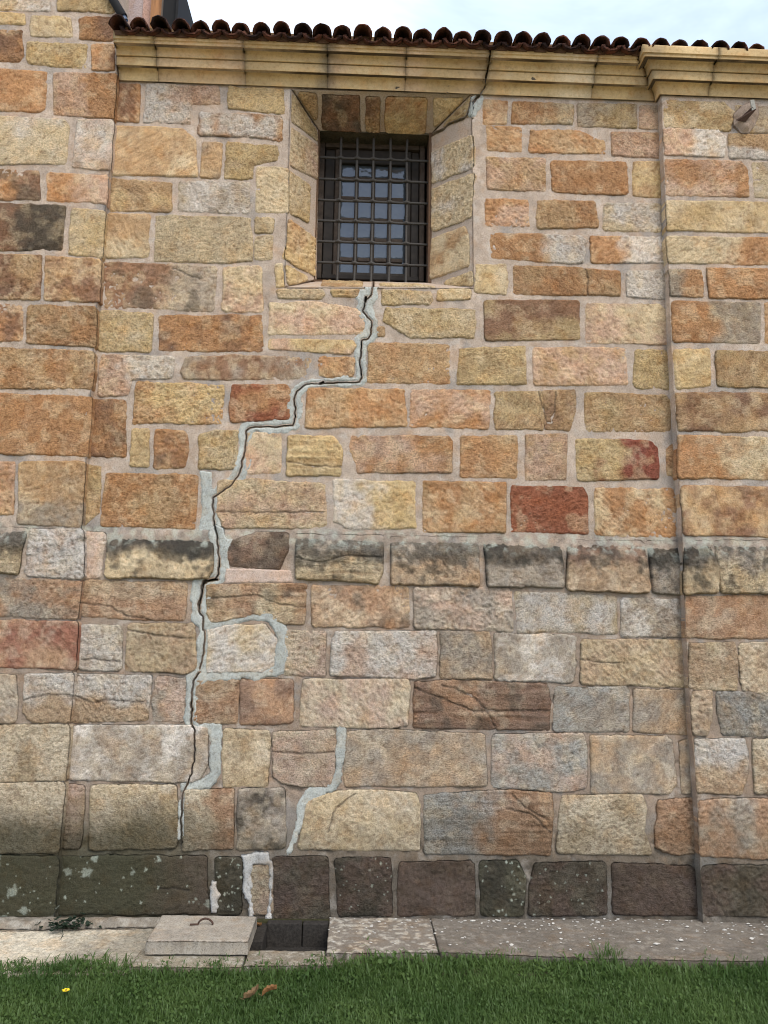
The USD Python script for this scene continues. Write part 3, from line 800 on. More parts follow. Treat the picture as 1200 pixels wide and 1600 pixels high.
# hard edges of the splayed window opening
for fr, px in ((F_A, [W_OUT[3], W_IN[3], W_IN[0], W_OUT[0]]), (F_B, [W_IN[2], W_OUT[2], W_OUT[1], W_IN[1]]), (F_C, [W_IN[0], W_IN[1], W_OUT[1], W_OUT[0]]), (F_D, [W_OUT[3], W_OUT[2], W_IN[2], W_IN[3]])):
    corner = fr.at(px)
    P = Polygon(corner)
    if fr is F_D: P = P.difference(LineString(fr.at([(584, 430), (583, 470)])).buffer(.006))
    if fr is F_B: P = P.difference(crack_reveal)
    mesh, t = relief(P, fr, .014, 71, lambda uv, d: np.clip(d / .02, 0, 1) * ((nz(uv, 14, 72, 3) - .5) * .006 - .002), .06, lambda uv, d: MORT_HI * 1.02 * (1 + (nz(uv, 9, 73, 4) - .5)[:, None] * .4))
    put('reveal_mortar', mesh, 'mortar', stone_wall, True, t)
coloured_patch('repair_mortar', Polygon(F_B.at([(735, 156), (739, 158), (739, 182), (729, 184), (725, 177), (730, 166)])).buffer(0).difference(crack_reveal), F_B, (170, 173, 168), .011, 78)
# dark back of the opening
xa, xb = wi[0][0], wi[1][0]; za, zb = min(wi[2][2], wi[3][2]), max(wi[0][2], wi[1][2])
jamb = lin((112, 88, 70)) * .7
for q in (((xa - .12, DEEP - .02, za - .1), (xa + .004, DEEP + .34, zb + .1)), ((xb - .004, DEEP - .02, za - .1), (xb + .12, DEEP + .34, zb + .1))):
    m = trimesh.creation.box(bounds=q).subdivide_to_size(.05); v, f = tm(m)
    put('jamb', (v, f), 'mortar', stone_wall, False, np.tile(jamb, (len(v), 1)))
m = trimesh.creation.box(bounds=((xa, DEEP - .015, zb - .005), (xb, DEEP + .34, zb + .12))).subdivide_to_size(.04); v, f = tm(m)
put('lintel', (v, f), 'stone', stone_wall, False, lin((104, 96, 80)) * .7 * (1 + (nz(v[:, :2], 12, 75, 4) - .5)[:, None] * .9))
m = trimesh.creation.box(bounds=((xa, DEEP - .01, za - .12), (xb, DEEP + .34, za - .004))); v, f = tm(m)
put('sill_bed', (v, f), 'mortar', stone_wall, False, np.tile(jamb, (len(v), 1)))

# ------------------------------------------------------------------ cornice
PROFILE = [(142.5, .0), (141, .018), (139, .022), (134, .026), (129, .034), (124.5, .046), (121, .060), (118.8, .076), (118.2, .080), (117.6, .092), (116.6, .095), (110, .096), (104.6, .096), (103.6, .094), (103.2, .104), (101.5, .112), (99, .114), (95, .118), (91, .126), (87.5, .140), (85, .156), (83.6, .172), (83.2, .180), (82.4, .184), (79.0, .184), (78.2, .186), (77.0, .192), (76.2, .196), (70, .198), (64.5, .198)]
prof = np.array([(q, upright(-q).at([[600, y]])[0, 1]) for y, q in PROFILE])
_s = np.r_[0, np.cumsum(np.linalg.norm(np.diff(prof, axis=0), axis=1))]
_t = np.unique(np.r_[_s, np.linspace(0, _s[-1], 46)])
prof = np.stack([np.interp(_t, _s, prof[:, 0]), np.interp(_t, _s, prof[:, 1])], 1)
prof = np.vstack([prof, [(-.05, prof[-1, 1] + .002)]])
cornice = thing('stone_cornice', 'moulded sandstone cornice running under the roof tiles, cracked above the window', 'cornice')
def block(x0, x1, p, cols, seed, name='cornice_block', shrink=0.0, ret=False, dark=(0, 0)):
    """x0, x1: where the block ends, a number or one number per profile point."""
    n = len(prof); q = prof[:, 0] - shrink; z = prof[:, 1]
    x0 = np.broadcast_to(np.asarray(x0, float), (n,)); x1 = np.broadcast_to(np.asarray(x1, float), (n,))
    m = max(3, int((x1 - x0).mean() / .03)); s = np.linspace(0, 1, m)
    X = x0[:, None] + (x1 - x0)[:, None] * s; Q = np.repeat(q[:, None], m, 1) + p; Z = np.repeat(z[:, None], m, 1)
    if ret: X = np.hstack([x0[:, None], X]); Q = np.hstack([Q[:, :1] - p, Q]); Z = np.hstack([Z[:, :1], Z]); m += 1
    g = np.stack([X.ravel(), Z.ravel()], 1)
    Q = Q + ((nz(g, 7, seed, 3) - .5) * .004 + (nz(g, 30, seed + 1, 3) - .5) * .003).reshape(n, m)
    V = np.stack([X, -Q, Z], -1).reshape(-1, 3)
    I = np.arange(n * m).reshape(n, m)
    F = np.vstack([np.stack([I[:-1, :-1].ravel(), I[:-1, 1:].ravel(), I[1:, 1:].ravel()], 1), np.stack([I[:-1, :-1].ravel(), I[1:, 1:].ravel(), I[1:, :-1].ravel()], 1)])
    a, b = [PAL[c] for c in cols.split('/')]
    f_ = sstep(.4, .65, nz(g, 3.5, seed, 4))[:, None]
    col = (a * (1 - f_) + b * f_) * (1 + (nz(g, (4, 22), seed + 3, 4) - .5)[:, None] * .5)
    ends = np.minimum(np.abs(g[:, 0] - X.min(1).mean()) , 9)
    for side, am in zip((X[:, 0].mean(), X[:, -1].mean()), dark):
        k = am * (1 - sstep(.02, .11, np.abs(g[:, 0] - side) + (nz(g, 16, seed + 5, 4) - .5) * .12))[:, None]
        col = col * (1 - k) + lin((104, 98, 92)) * .7 * k
    # closed ends
    e0, e1 = I[:, 0], I[:, -1]; nv = len(V); back0, back1 = V[e0].copy(), V[e1].copy(); back0[:, 1] = back1[:, 1] = .02
    V = np.vstack([V, back0, back1]); col = np.vstack([col, col[e0], col[e1]])
    b0, b1 = np.arange(nv, nv + n), np.arange(nv + n, nv + 2 * n)
    F = np.vstack([F, np.stack([e0[:-1], e0[1:], b0[1:]], 1), np.stack([e0[:-1], b0[1:], b0[:-1]], 1), np.stack([e1[:-1], b1[1:], e1[1:]], 1), np.stack([e1[:-1], b1[:-1], b1[1:]], 1)])
    put(name, (V, F), 'dressed_stone' if shrink == 0 else 'mortar', cornice, True, col)
xR = float(edgeR[1, 0]); xLc = float(edgeL[2, 0]) + .004
def joint(px): return float(upright(-.1).at([[px, 100]])[0, 0])
jn = [xLc] + [joint(p) for p in (244, 382, 512, 634)]
cpx = np.array(CR_MAIN[:1]); CT = np.array([(766, 60), (766, 74), (764, 92), (760, 112), (757, 130), (748, 146)], float)
cx = np.array([upright(-q).at([[np.interp(y, CT[:, 1], CT[:, 0]), y]])[0, 0] for q, y in zip(prof[:, 0], np.interp(prof[:, 1][::1], *(lambda o: (np.array([upright(-q).at([[600, y]])[0, 1] for y, q in PROFILE])[o], np.array([y for y, q in PROFILE])[o]))(np.argsort([upright(-q).at([[600, y]])[0, 1] for y, q in PROFILE]))))])
cx = cx + (nz(np.stack([prof[:, 1], prof[:, 1]], 1), 30, 83, 3) - .5) * .018
G = .0012
seedc = 300; tones = ['h/i', 'h/j', 'i/h', 'h/j', 'j/i', 'h/c', 'i/h', 'h/i']; stains = [(.05, .15), (.1, .25), (.15, .6), (.6, .1), (.1, .35), (.35, .1), (.1, .3), (.3, .2)]
ends = jn + [cx] + [joint(928)] + [xR - prof[:, 0] - .006]
for i in range(len(ends) - 1):
    a, b = ends[i], ends[i + 1]
    a = a + (.008 if i == 5 else G); b = b - (.008 if i == 4 else G)
    block(a, b, 0.0, tones[i], seedc + i * 9, dark=stains[i])
jr = [2.45, 3.05, 3.6]
block(xR - prof[:, 0], jr[0] - G, P_RIGHT, 'h/i', 390, ret=True, dark=(.3, .1))
block(jr[0] + G, jr[1] - G, P_RIGHT, 'i/h', 397, dark=(.1, .2)); block(jr[1] + G, jr[2], P_RIGHT, 'i/h', 402)
block(xLc, cx - .012, 0.0, 'g/d', 410, 'joint_mortar', .002); block(cx + .012, xR - prof[:, 0] - .01, 0.0, 'g/d', 411, 'joint_mortar', .002); block(xR - prof[:, 0] + .01, 3.6, P_RIGHT, 'g/d', 412, 'joint_mortar', .002)

# ------------------------------------------------------------------ roof
roof = thing('tiled_roof', 'row of dark red curved clay roof tiles above the cornice', 'roof')
Y_EAVE = -.265
F_E = upright(Y_EAVE)
z_cap = float(F_E.at([[600, 43.5]])[0, 1]); z_bot = float(F_E.at([[600, 63.0]])[0, 1])
xc0, xc1 = float(F_E.at([[218, 31]])[0, 0]), float(F_E.at([[1185, 75]])[0, 0])
pitch_t = (xc1 - xc0) / 31
SL = math.radians(17)
def half_pipe(r, t, length, up=True, n=10, taper=.9, seed=0, a0=0.0, a1=math.pi):
    """A curved roof tile: open half tube with a wall thickness; its front end at the origin."""
    th = np.linspace(a0, a1, n); rows = np.linspace(0, length, 4); V = []
    rng = np.random.default_rng(seed)
    for i, y in enumerate(rows):
        k = 1 + (taper - 1) * y / length
        for rr in (r * k, (r - t) * k):
            x = np.cos(th) * rr; z = np.sin(th) * rr * (1 if up else -1)
            jit = rng.normal(0, .0016, (n, 2)) if i < 2 else np.zeros((n, 2))
            V.append(np.stack([x + jit[:, 0], np.full(n, y) + (rng.normal(0, .003, n) if i == 0 else 0), z + jit[:, 1]], 1))
    V = np.vstack(V); F = []
    def quad(a, b, c, d): F.extend([[a, b, c], [a, c, d]])
    for i in range(3):
        o, p = 2 * i * n, 2 * (i + 1) * n
        for k in range(n - 1):
            quad(o + k, o + k + 1, p + k + 1, p + k); quad(o + n + k + 1, o + n + k, p + n + k, p + n + k + 1)
        quad(o, p, p + n, o + n); quad(o + n - 1, o + 2 * n - 1, p + 2 * n - 1, p + n - 1)
    for k in range(n - 1):
        quad(k + 1, k, n + k, n + k + 1); e = 6 * n; quad(e + k, e + k + 1, e + n + k + 1, e + n + k)
    F = np.array(F)
    if not up: F = F[:, ::-1]
    return V, F
def slope(V, x, y, z, yaw=0., roll=0.):
    c, s = math.cos(SL), math.sin(SL); V = V.copy()
    V = np.stack([V[:, 0] * math.cos(roll) - V[:, 2] * math.sin(roll), V[:, 1], V[:, 0] * math.sin(roll) + V[:, 2] * math.cos(roll)], 1)
    V = np.stack([V[:, 0], V[:, 1] * c - V[:, 2] * s, V[:, 1] * s + V[:, 2] * c], 1)
    V = np.stack([V[:, 0] * math.cos(yaw) - V[:, 1] * math.sin(yaw), V[:, 0] * math.sin(yaw) + V[:, 1] * math.cos(yaw), V[:, 2]], 1)
    return V + np.array([x, y, z])
CLAY, CLAY_DK = lin((116, 74, 58)) * .6, lin((70, 52, 48)) * .5
rt = np.random.default_rng(8)
r_cap = pitch_t * .46
def clay(V, seed):
    f_ = sstep(.38, .62, nz(V[:, :2], 20, seed, 4))[:, None]
    up_ = sstep(-.02, .05, V[:, 2] - np.median(V[:, 2]))[:, None] * .5
    c = CLAY * (1 - f_) + CLAY_DK * f_
    g = sstep(.55, .68, nz(V[:, :2], 33, seed + 1, 3))[:, None] * up_
    return (c * (1 - g) + lin((110, 106, 98)) * .6 * g) * rt.uniform(.75, 1.25)
for i in range(-1, 44):
    x = xc0 + i * pitch_t
    if x > 3.6: break
    z0 = z_cap - r_cap
    V, F = half_pipe(r_cap * rt.uniform(.96, 1.04), .013, .46, True, seed=i + 40)
    V = slope(V, x + rt.normal(0, .003), Y_EAVE + rt.normal(0, .008), z0 + rt.normal(0, .002), rt.normal(0, .025), rt.normal(0, .03))
    put('cover_tile', (V, F), 'fired_clay', roof, True, clay(V, i + 50))
    zp = z0 + .014
    V, F = half_pipe(pitch_t * .5, .026, .46, False, taper=1.0, seed=i + 90, a0=.12, a1=math.pi - .12)
    V[:, 2] *= (zp - z_bot) / (pitch_t * .5)
    V = slope(V, x + pitch_t / 2, Y_EAVE + .012 + rt.normal(0, .006), zp + rt.normal(0, .002), rt.normal(0, .02), rt.normal(0, .03))
    put('pan_tile', (V, F), 'fired_clay', roof, True, clay(V, i + 150))
    # mortar plug under the cover tile
    th = np.linspace(0.12, math.pi - .12, 9); rr = (r_cap - .016)
    top = rt.uniform(.1, .45)
    pl = Polygon([(math.cos(a) * rr, min(math.sin(a) * rr, rr * top) - .018) for a in th] + [(-rr * .9, -.04), (rr * .9, -.04)]).buffer(0)
    m = trimesh.creation.extrude_polygon(pl, .16, engine='earcut').subdivide(); v, f = tm(m)
    v = np.stack([v[:, 0], v[:, 2] + .05 + (nz(v[:, :2], 60, i, 2) - .5) * .02, v[:, 1]], 1)
    v = slope(v, x, Y_EAVE, z0)
    put('bedding_mortar', (v, f[:, ::-1]), 'mortar', roof, False, np.tile(lin((120, 92, 74)) * .6, (len(v), 1)))
# roof deck carrying the next rows
nx_, ny_ = 300, 8
gx = np.linspace(xc0 - .12, 3.7, nx_); gy = np.linspace(.12, 4.0, ny_)
GX, GY = np.meshgrid(gx, gy)
GZ = (z_cap - r_cap - .02) + (GY - Y_EAVE) * math.tan(SL) + np.abs(np.cos((GX - xc0) / pitch_t * math.pi)) * r_cap
V = np.stack([GX, GY, GZ], -1).reshape(-1, 3); I = np.arange(nx_ * ny_).reshape(ny_, nx_)
F = np.vstack([np.stack([I[:-1, :-1].ravel(), I[:-1, 1:].ravel(), I[1:, 1:].ravel()], 1), np.stack([I[:-1, :-1].ravel(), I[1:, 1:].ravel(), I[1:, :-1].ravel()], 1)])
g = put('upper_tiles', (V, F), 'fired_clay', roof, True, clay(V, 999)); tag(g.GetPrim(), kind='stuff')
v, f = tm(trimesh.creation.box(bounds=((xc0 - .12, -.19, Z_TOP - .01), (3.7, .4, z_bot - .006))))
put('eaves_board', (v, f), 'mortar', roof, False, np.tile(lin((140, 112, 84)) * .6, (len(v), 1)))

# ------------------------------------------------------------------ taller building above the roof at the left
F_T = upright(.55)
tower = thing('tower_wall', 'pink plastered upper wall with brown post and black fascia above the tiles', 'wall')
def upx(px): return float(F_T.at([[px, 20]])[0, 0])
zt0, zt1 = float(F_T.at([[230, 45]])[0, 1]) - .1, 6.9
def panel(name, a, b, y0, y1, m, col=None, var=.3):
    x0, x1 = upx(a), upx(b)
    mm = trimesh.creation.box(bounds=((x0, y0, zt0), (x1, y1, zt1))).subdivide_to_size(.08); v, f = tm(mm)
    put(name, (v, f), m, tower, False, None if col is None else lin(col) * .72 * (1 + (nz(v[:, [0, 2]] * [1, .15], 9, int(a), 4) - .5)[:, None] * var))
panel('plaster', 170, 223, .55, .95, 'mortar', (196, 176, 170), .5); panel('plaster', 223.4, 238, .54, .95, 'mortar', (206, 168, 152), .4)
panel('timber_post', 239, 256, .49, .95, 'timber', (168, 118, 74), .5); panel('edge_strip', 256.5, 260.5, .47, .95, 'timber', (120, 106, 92))
panel('fascia', 261, 281.5, .44, .95, 'black_pipe'); panel('fascia_trim', 282, 285.5, .41, .95, 'black_pipe')
pa, pb, pc = upright(-.09).pt(164, -30), upright(-.09).pt(178, 2), upright(-.09).pt(193, 27)
dp = thing('downpipe', 'black downpipe end poking over the first roof tile beside the buttress', 'pipe')
put('pipe', tube(np.linspace(pa, pb, 4).tolist() + np.linspace(pb, pc, 5)[1:].tolist(), .031, 14), 'black_pipe', dp)
pd = pc + (pc - pb) * .22
put('spigot', tube([pc - (pc - pb) * .1, pd], .019, 12), 'blue_plastic', dp)

# ------------------------------------------------------------------ window and grille
window = thing('window', 'small-paned dark wooden window set behind the iron bars', 'window')
F_W, F_G = upright(DEEP + .15), upright(DEEP + .19)
def wx(px, fr=F_W): return float(fr.at([[px, 330]])[0, 0])
def wz(py, fr=F_W): return float(fr.at([[580, py]])[0, 1])
yw = DEEP + .15
def bar(name, x0, x1, z0, z1, y0, y1, m, r=.006, parent=window): put(name, bevel_box(x0, x1, y0, y1, z0, z1, r), m, parent, False)
zt_, zb_ = wz(219), wz(440)
bar('frame', wx(496), wx(505), zb_, zt_, yw - .03, yw + .08, 'weathered_wood'); bar('frame', wx(655), wx(663), zb_, zt_, yw - .03, yw + .08, 'weathered_wood')
bar('frame', wx(505.3), wx(654.7), wz(235), zt_, yw - .03, yw + .08, 'weathered_wood'); bar('frame', wx(505.3), wx(654.7), zb_, wz(433), yw - .03, yw + .08, 'dark_wood')
bar('shutter_panel', wx(506), wx(521.5), wz(432.6), wz(236), yw, yw + .05, 'dark_wood'); bar('shutter_panel', wx(642), wx(654.2), wz(432.6), wz(236), yw, yw + .05, 'dark_wood')
bar('stile', wx(522), wx(528.5), wz(432.6), wz(236), yw - .012, yw + .05, 'weathered_wood'); bar('stile', wx(633.5), wx(641.5), wz(432.6), wz(236), yw - .012, yw + .05, 'dark_wood')
bar('rail', wx(528.8), wx(633.2), wz(257), wz(236), yw - .010, yw + .05, 'dark_wood'); bar('rail', wx(528.8), wx(633.2), wz(432.6), wz(427), yw - .010, yw + .05, 'dark_wood')
vx = [528.8, 556.5, 582.5, 608.5, 633.2]; hy = [257, 279, 309.5, 343, 374, 405, 427]
for p in vx[1:-1]: bar('glazing_bar', wx(p - 3.2), wx(p + 3.2), wz(426.6), wz(257.4), yw + .004, yw + .045, 'dark_wood', .004)
for p in hy[1:-1]:
    for a, b in zip(vx[:-1], vx[1:]): bar('glazing_bar', wx(a + 3.5), wx(b - 3.5), wz(p + 3), wz(p - 3), yw + .008, yw + .043, 'weathered_wood', .004)
for a, b in zip(vx[:-1], vx[1:]):
    for c, d in zip(hy[:-1], hy[1:]):
        rr = np.random.default_rng(int(a * 7 + c)); tl = rr.normal(0, .0022, 2)
        x0, x1, z0, z1 = wx(a), wx(b), wz(d), wz(c)
        m = trimesh.creation.box(bounds=((x0, yw + .024, z0), (x1, yw + .028, z1)))
        v, f = tm(m); v[:, 1] += (v[:, 0] - x0) * tl[0] * 3 + (v[:, 2] - z0) * tl[1] * 3
        put('pane', (v, f), 'glass', window, False)
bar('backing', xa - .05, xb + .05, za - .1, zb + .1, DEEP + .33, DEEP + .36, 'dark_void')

grille = thing('window_grille', 'rusty wrought iron bars filling the stone window opening', 'grille')
F_I = upright(DEEP + .05)
def gz(y, x=585): return float(F_I.at([[x, y]])[0, 1])
gxs = [float(F_I.at([[p, 330]])[0, 0]) for p in (505.5, 530, 556, 581.8, 609, 635, 657.5)]
gzs = [gz(y) for y in (249, 282.5, 315.5, 347.5, 379.8, 412.8)]
yi = DEEP + .05
x0g, x1g = xa - .03, xb + .03
for k, x in enumerate(gxs):
    if k in (0, 6): continue
    zz = np.linspace(za - .02, zb + .02 - (.02 if k % 2 else .0), 9)
    put('upright_bar', tube(np.stack([x + rt.normal(0, .0015, 9), np.full(9, yi), zz], 1), .0105, 10), 'iron', grille)
for z in gzs:
    xs = [x0g]; ys = [yi]
    for x in gxs[1:6]:
        xs += [x - .030, x - .014, x, x + .014, x + .030]; ys += [yi, yi - .004, yi - .014, yi - .004, yi]
    xs.append(x1g); ys.append(yi)
    xs, ys = np.array(xs), np.array(ys)
    rad = np.full(len(xs), .0098)
    for q in range(5): rad[1 + q * 5 + 2] = .0150; rad[1 + q * 5 + 1] = rad[1 + q * 5 + 3] = .0125
    put('cross_bar', tube(np.stack([xs, ys, z + (nz(np.stack([xs, ys], 1), 7, int(z * 100), 2) - .5) * .008], 1), rad, 10), 'iron', grille)

# ------------------------------------------------------------------ stone bracket high on the pilaster
br = thing('wall_bracket', 'old metal bracket in a lump of mortar high on the right pilaster', 'bracket')
F_K = upright(-P_RIGHT - .015)
P = roughen(Polygon(F_K.at([(1147, 196), (1146, 178), (1156, 166), (1170, 160), (1184, 163), (1186, 178), (1180, 196), (1170, 208), (1158, 208)])), 91, .006, .01)
mesh, t = relief(P, F_K, .008, 92, lambda uv, d: np.minimum(d, .035) * .9 + (nz(uv, 30, 93, 3) - .5) * .016, .03, lambda uv, d: lin((172, 152, 136)) * .7 * (1 + (nz(uv, 18, 94, 4) - .5)[:, None] * .6))
put('mortar_lump', mesh, 'mortar', br, True, t)
a, b, c, d = (upright(-P_RIGHT - .10).pt(*q) for q in ((1172, 157), (1178, 156), (1181, 170), (1175, 173)))
def slabq(pts, th): 
    pts = np.array(pts); n = np.cross(pts[1] - pts[0], pts[2] - pts[0]); n /= np.linalg.norm(n)
    return trimesh.convex.convex_hull(np.vstack([pts + n * th / 2, pts - n * th / 2]))
put('plate', slabq([a, b, c, d], .008), 'grey_metal', br, False)
e, f_ = (upright(-P_RIGHT - .05).pt(*q) for q in ((1164, 190), (1150, 188)))
put('strap', slabq([d, c, e, f_], .012), 'rusty_iron', br, False)
g_, h_ = (upright(-P_RIGHT - .03).pt(*q) for q in ((1172, 168), (1160, 180)))
put('stub', tube([upright(-P_RIGHT - .10).pt(1177, 168), upright(-P_RIGHT - .04).pt(1162, 182)], .011, 8), 'rusty_iron', br)

# ------------------------------------------------------------------ ledge at the foot of the wall
F_Z = level(Z_LEDGE)
y_kerb = float(F_Z.at([[600, 1488]])[0, 1])
pave = thing('concrete_pavement', 'pavement', None, kind='structure')
CONC, CONC_DK, PALE = lin((146, 136, 124)) * .7, lin((132, 123, 112)) * .7, lin((190, 182, 168)) * .75
def conc_tint(base, seed, flecks=0.5):
    def t(uv, d):
        c = base * (1 + (nz(uv, 4, seed, 4) - .5)[:, None] * .6) * (1 + (nz(uv, 30, seed + 1, 4) - .5)[:, None] * .5)
        k = sstep(.60 - flecks * .08, .66 - flecks * .06, nz(uv, (34, 48), seed + 2, 4))[:, None] * min(1, flecks * 1.3)
        return c * (1 - k) + PALE * k
    return t
def conc_h(seed, a=.006):
    return lambda uv, d: (nz(uv, 5, seed, 3) - .5) * a * 2 + (nz(uv, 40, seed + 1, 3) - .5) * a - .006 * (1 - np.clip(d / .012, 0, 1)) ** 2
def slab_piece(name, uvpoly, z, base, seed, depth, parent, flecks=.5, res=.012, a=.006, m='concrete'):
    P = roughen(Polygon(uvpoly).buffer(0), seed, .003, .02)
    mesh, t = relief(P, level(z), res, seed, conc_h(seed, a), depth, conc_tint(base, seed, flecks))
    put(name, mesh, m, parent, True, t)
ch = F_Z.at([(396, 1482), (512, 1482), (512, 1441), (414, 1442)])
xs512, xs395 = float(F_Z.at([[512.5, 1462]])[0, 0]), float(F_Z.at([[404, 1462]])[0, 0])
xs680 = float(F_Z.at([[680, 1460]])[0, 0])
y_ch0, y_ch1 = float(F_Z.at([[460, 1481]])[0, 1]), float(F_Z.at([[460, 1442]])[0, 1])
YW = -.02
slab_piece('slab', [(xs512, y_kerb - .01), (xs680 - .003, y_kerb + .0), (xs680 - .003, YW), (xs512, YW)], Z_LEDGE, CONC, 201, .10, pave, .7)
yr = float(F_Z.at([[1050, 1500]])[0, 1])
slab_piece('slab', [(xs680 + .002, y_kerb + .02), (1.3, yr + .03), (2.1, yr), (3.7, yr), (3.7, YW), (xs680 + .002, YW)], Z_LEDGE - .003, CONC_DK, 202, .10, pave, .2)
slab_piece('footing', [(xs512 + .046, yr - .09), (3.7, yr - .09), (3.7, yr + .02), (xs512 + .046, y_kerb + .02)], .012, lin((104, 90, 78)) * .6, 203, .10, pave, .1, .025, .012)
# kerb stones in front of the hatch and the drain
xk0, xk1, xk2 = (float(F_Z.at([[p, 1488]])[0, 0]) for p in (215, 385.5, 640))
yk = y_kerb - .16
slab_piece('kerb_stone', [(xk0, yk), (xk1 - .004, yk), (xk1 - .004, y_ch0 - .004), (xk0, y_ch0 - .004)], Z_LEDGE - .012, lin((150, 140, 122)) * .72, 205, .12, pave, .45)
slab_piece('kerb_stone', [(xk1 + .004, yk + .012), (xs512 + .04, yk + .02), (xs512 + .04, y_kerb - .018), (xs512 - .004, y_kerb - .018), (xs512 - .004, y_ch0 - .004), (xk1 + .004, y_ch0 - .004)], Z_LEDGE - .010, lin((142, 132, 116)) * .72, 206, .12, pave, .5)
slab_piece('kerb_stone', [(xs512 + .046, yk + .05), (xk2, yk + .06), (xk2, y_kerb - .022), (xs512 + .046, y_kerb - .022)], Z_LEDGE - .03, lin((120, 108, 100)) * .72, 207, .1, pave, .4)
# low fillet of mortar where wall and gravel meet
xh0 = float(F_Z.at([[238, 1450]])[0, 0])
mesh, t = relief(roughen(Polygon([(-3.4, -.19), (-2.0, -.19), (xh0 + .1, -.13), (xh0 + .1, YW), (-3.4, YW)]), 211, .008, .03), level(.035), .014, 212,
                 lambda uv, d: np.minimum(d, .05) * .7 + (nz(uv, 18, 213, 3) - .5) * .016, .05, conc_tint(lin((152, 142, 128)) * .72, 214, .4))
put('foot_fillet', mesh, 'mortar', pave, True, t)
# gravel path at the left
GRAV = lin((218, 206, 184)) * .82
y_gr = float(level(.03).at([[100, 1512]])[0, 1])
mesh, t = relief(Polygon([(-3.6, y_gr - .12), (xk0 - .01, y_gr - .06), (xk0 + .12, y_ch0), (xk0 + .12, YW), (-3.6, YW)]), level(.028), .012, 221, lambda uv, d: (nz(uv, 6, 222, 3) - .5) * .014 + (nz(uv, 70, 223, 2) - .5) * .008, .05,
                 lambda uv, d: GRAV * (1 - .45 * sstep(-1.75, -1.35, uv[:, 0] + (uv[:, 1] + .4) * -.8 + (nz(uv, 6, 224, 4) - .5) * .5)[:, None]) * (1 + (nz(uv, 60, 225, 2) - .5)[:, None] * .9))
g = put('gravel_path', mesh, 'gravel', None, True, t); tag(g.GetPrim(), kind='structure')
# hatch slab with its ring
Z_H = .125
F_H = level(Z_H)
hp = F_H.at([(228, 1470), (388, 1471), (402, 1431), (253, 1429)])
hatch = thing('hatch_cover', 'square concrete hatch slab with an iron ring lying against the wall foot', 'hatch cover')
slab_piece('slab', hp, Z_H, lin((172, 162, 148)) * .74, 231, .06, hatch, .3, .010, .003)
c0 = F_H.pt(305, 1446); c1 = F_H.pt(329, 1447)
th = np.linspace(0.15, math.pi * .95, 14)
cen = (c0 + c1) / 2
ringp = np.stack([cen[0] + .012 + np.cos(th) * .042, np.full(14, cen[1]) + .01, Z_H + np.sin(th) * .036 - .002], 1)
put('ring_handle', tube(np.vstack([[cen + np.array([-.072, .0, .006])], ringp[::-1]]), .0055, 8), 'rusty_iron', hatch)
slab_piece('bearing_kerb', [(hp[0, 0] + .02, y_ch0 - .001), (hp[1, 0] - .02, y_ch0 - .001), (hp[2, 0] - .03, YW), (hp[3, 0] + .03, YW)], Z_H - .062, CONC_DK, 233, .09, hatch, .3, .03)
# open drain
drain = thing('drain_channel', 'open dark drain pit between the hatch slab and the pale pavement slab', 'drain')
xd0 = float(hp[1, 0]) - .01; xm = float(F_Z.at([[470, 1455]])[0, 0])
def dbox(name, b, m='dark_block', r=.004): put(name, bevel_box(*b, r), m, drain, False)
xw = float(F_Z.at([[417, 1442]])[0, 0])
dbox('back_block', (xw, xm - .003, y_ch1, y_ch1 + .06, -.10, Z_LEDGE - .004)); dbox('back_block', (xm + .003, xs512 - .004, y_ch1 + .004, y_ch1 + .06, -.10, Z_LEDGE - .006))
dbox('floor', (xd0 - .1, xs512 - .002, y_ch0 + .001, y_ch1 + .05, -.12, -.075)); dbox('back_ledge', (xw - .2, xs512 - .003, y_ch1 + .062, YW, -.1, Z_LEDGE - .01), 'soil')
dbox('side_block', (xd0 - .06, xd0 + .06, y_ch0 + .14, y_ch1 + .05, -.10, Z_LEDGE - .02))

# pale grit and crumbs lying on the pavement, fallen from the wall
rg = np.random.default_rng(66)
vs, fs, n = [], [], 0
for k in range(300):
    x = rg.uniform(xs512, 3.0); y = -.03 - abs(rg.normal(0, .16)) if rg.random() < .6 else rg.uniform(y_kerb + .04, YW - .02)
    if y < y_kerb + .03: continue
    s = rg.choice([.003, .0045, .007, .011], p=[.4, .37, .2, .03])
    m = trimesh.creation.icosphere(0, 1.0); v = m.vertices * rg.uniform(.6, 1.3, (12, 1)) * [s * 1.5, s, s * .55] + [x, y, Z_LEDGE + .001]
    vs.append(v); fs.append(m.faces + n); n += 12
g = put('mortar_crumbs', (np.vstack(vs), np.vstack(fs)), 'white_fleck', None, False)
tag(g.GetPrim(), 'pale crumbs of fallen mortar scattered along the pavement beside the wall', 'rubble', kind='stuff')

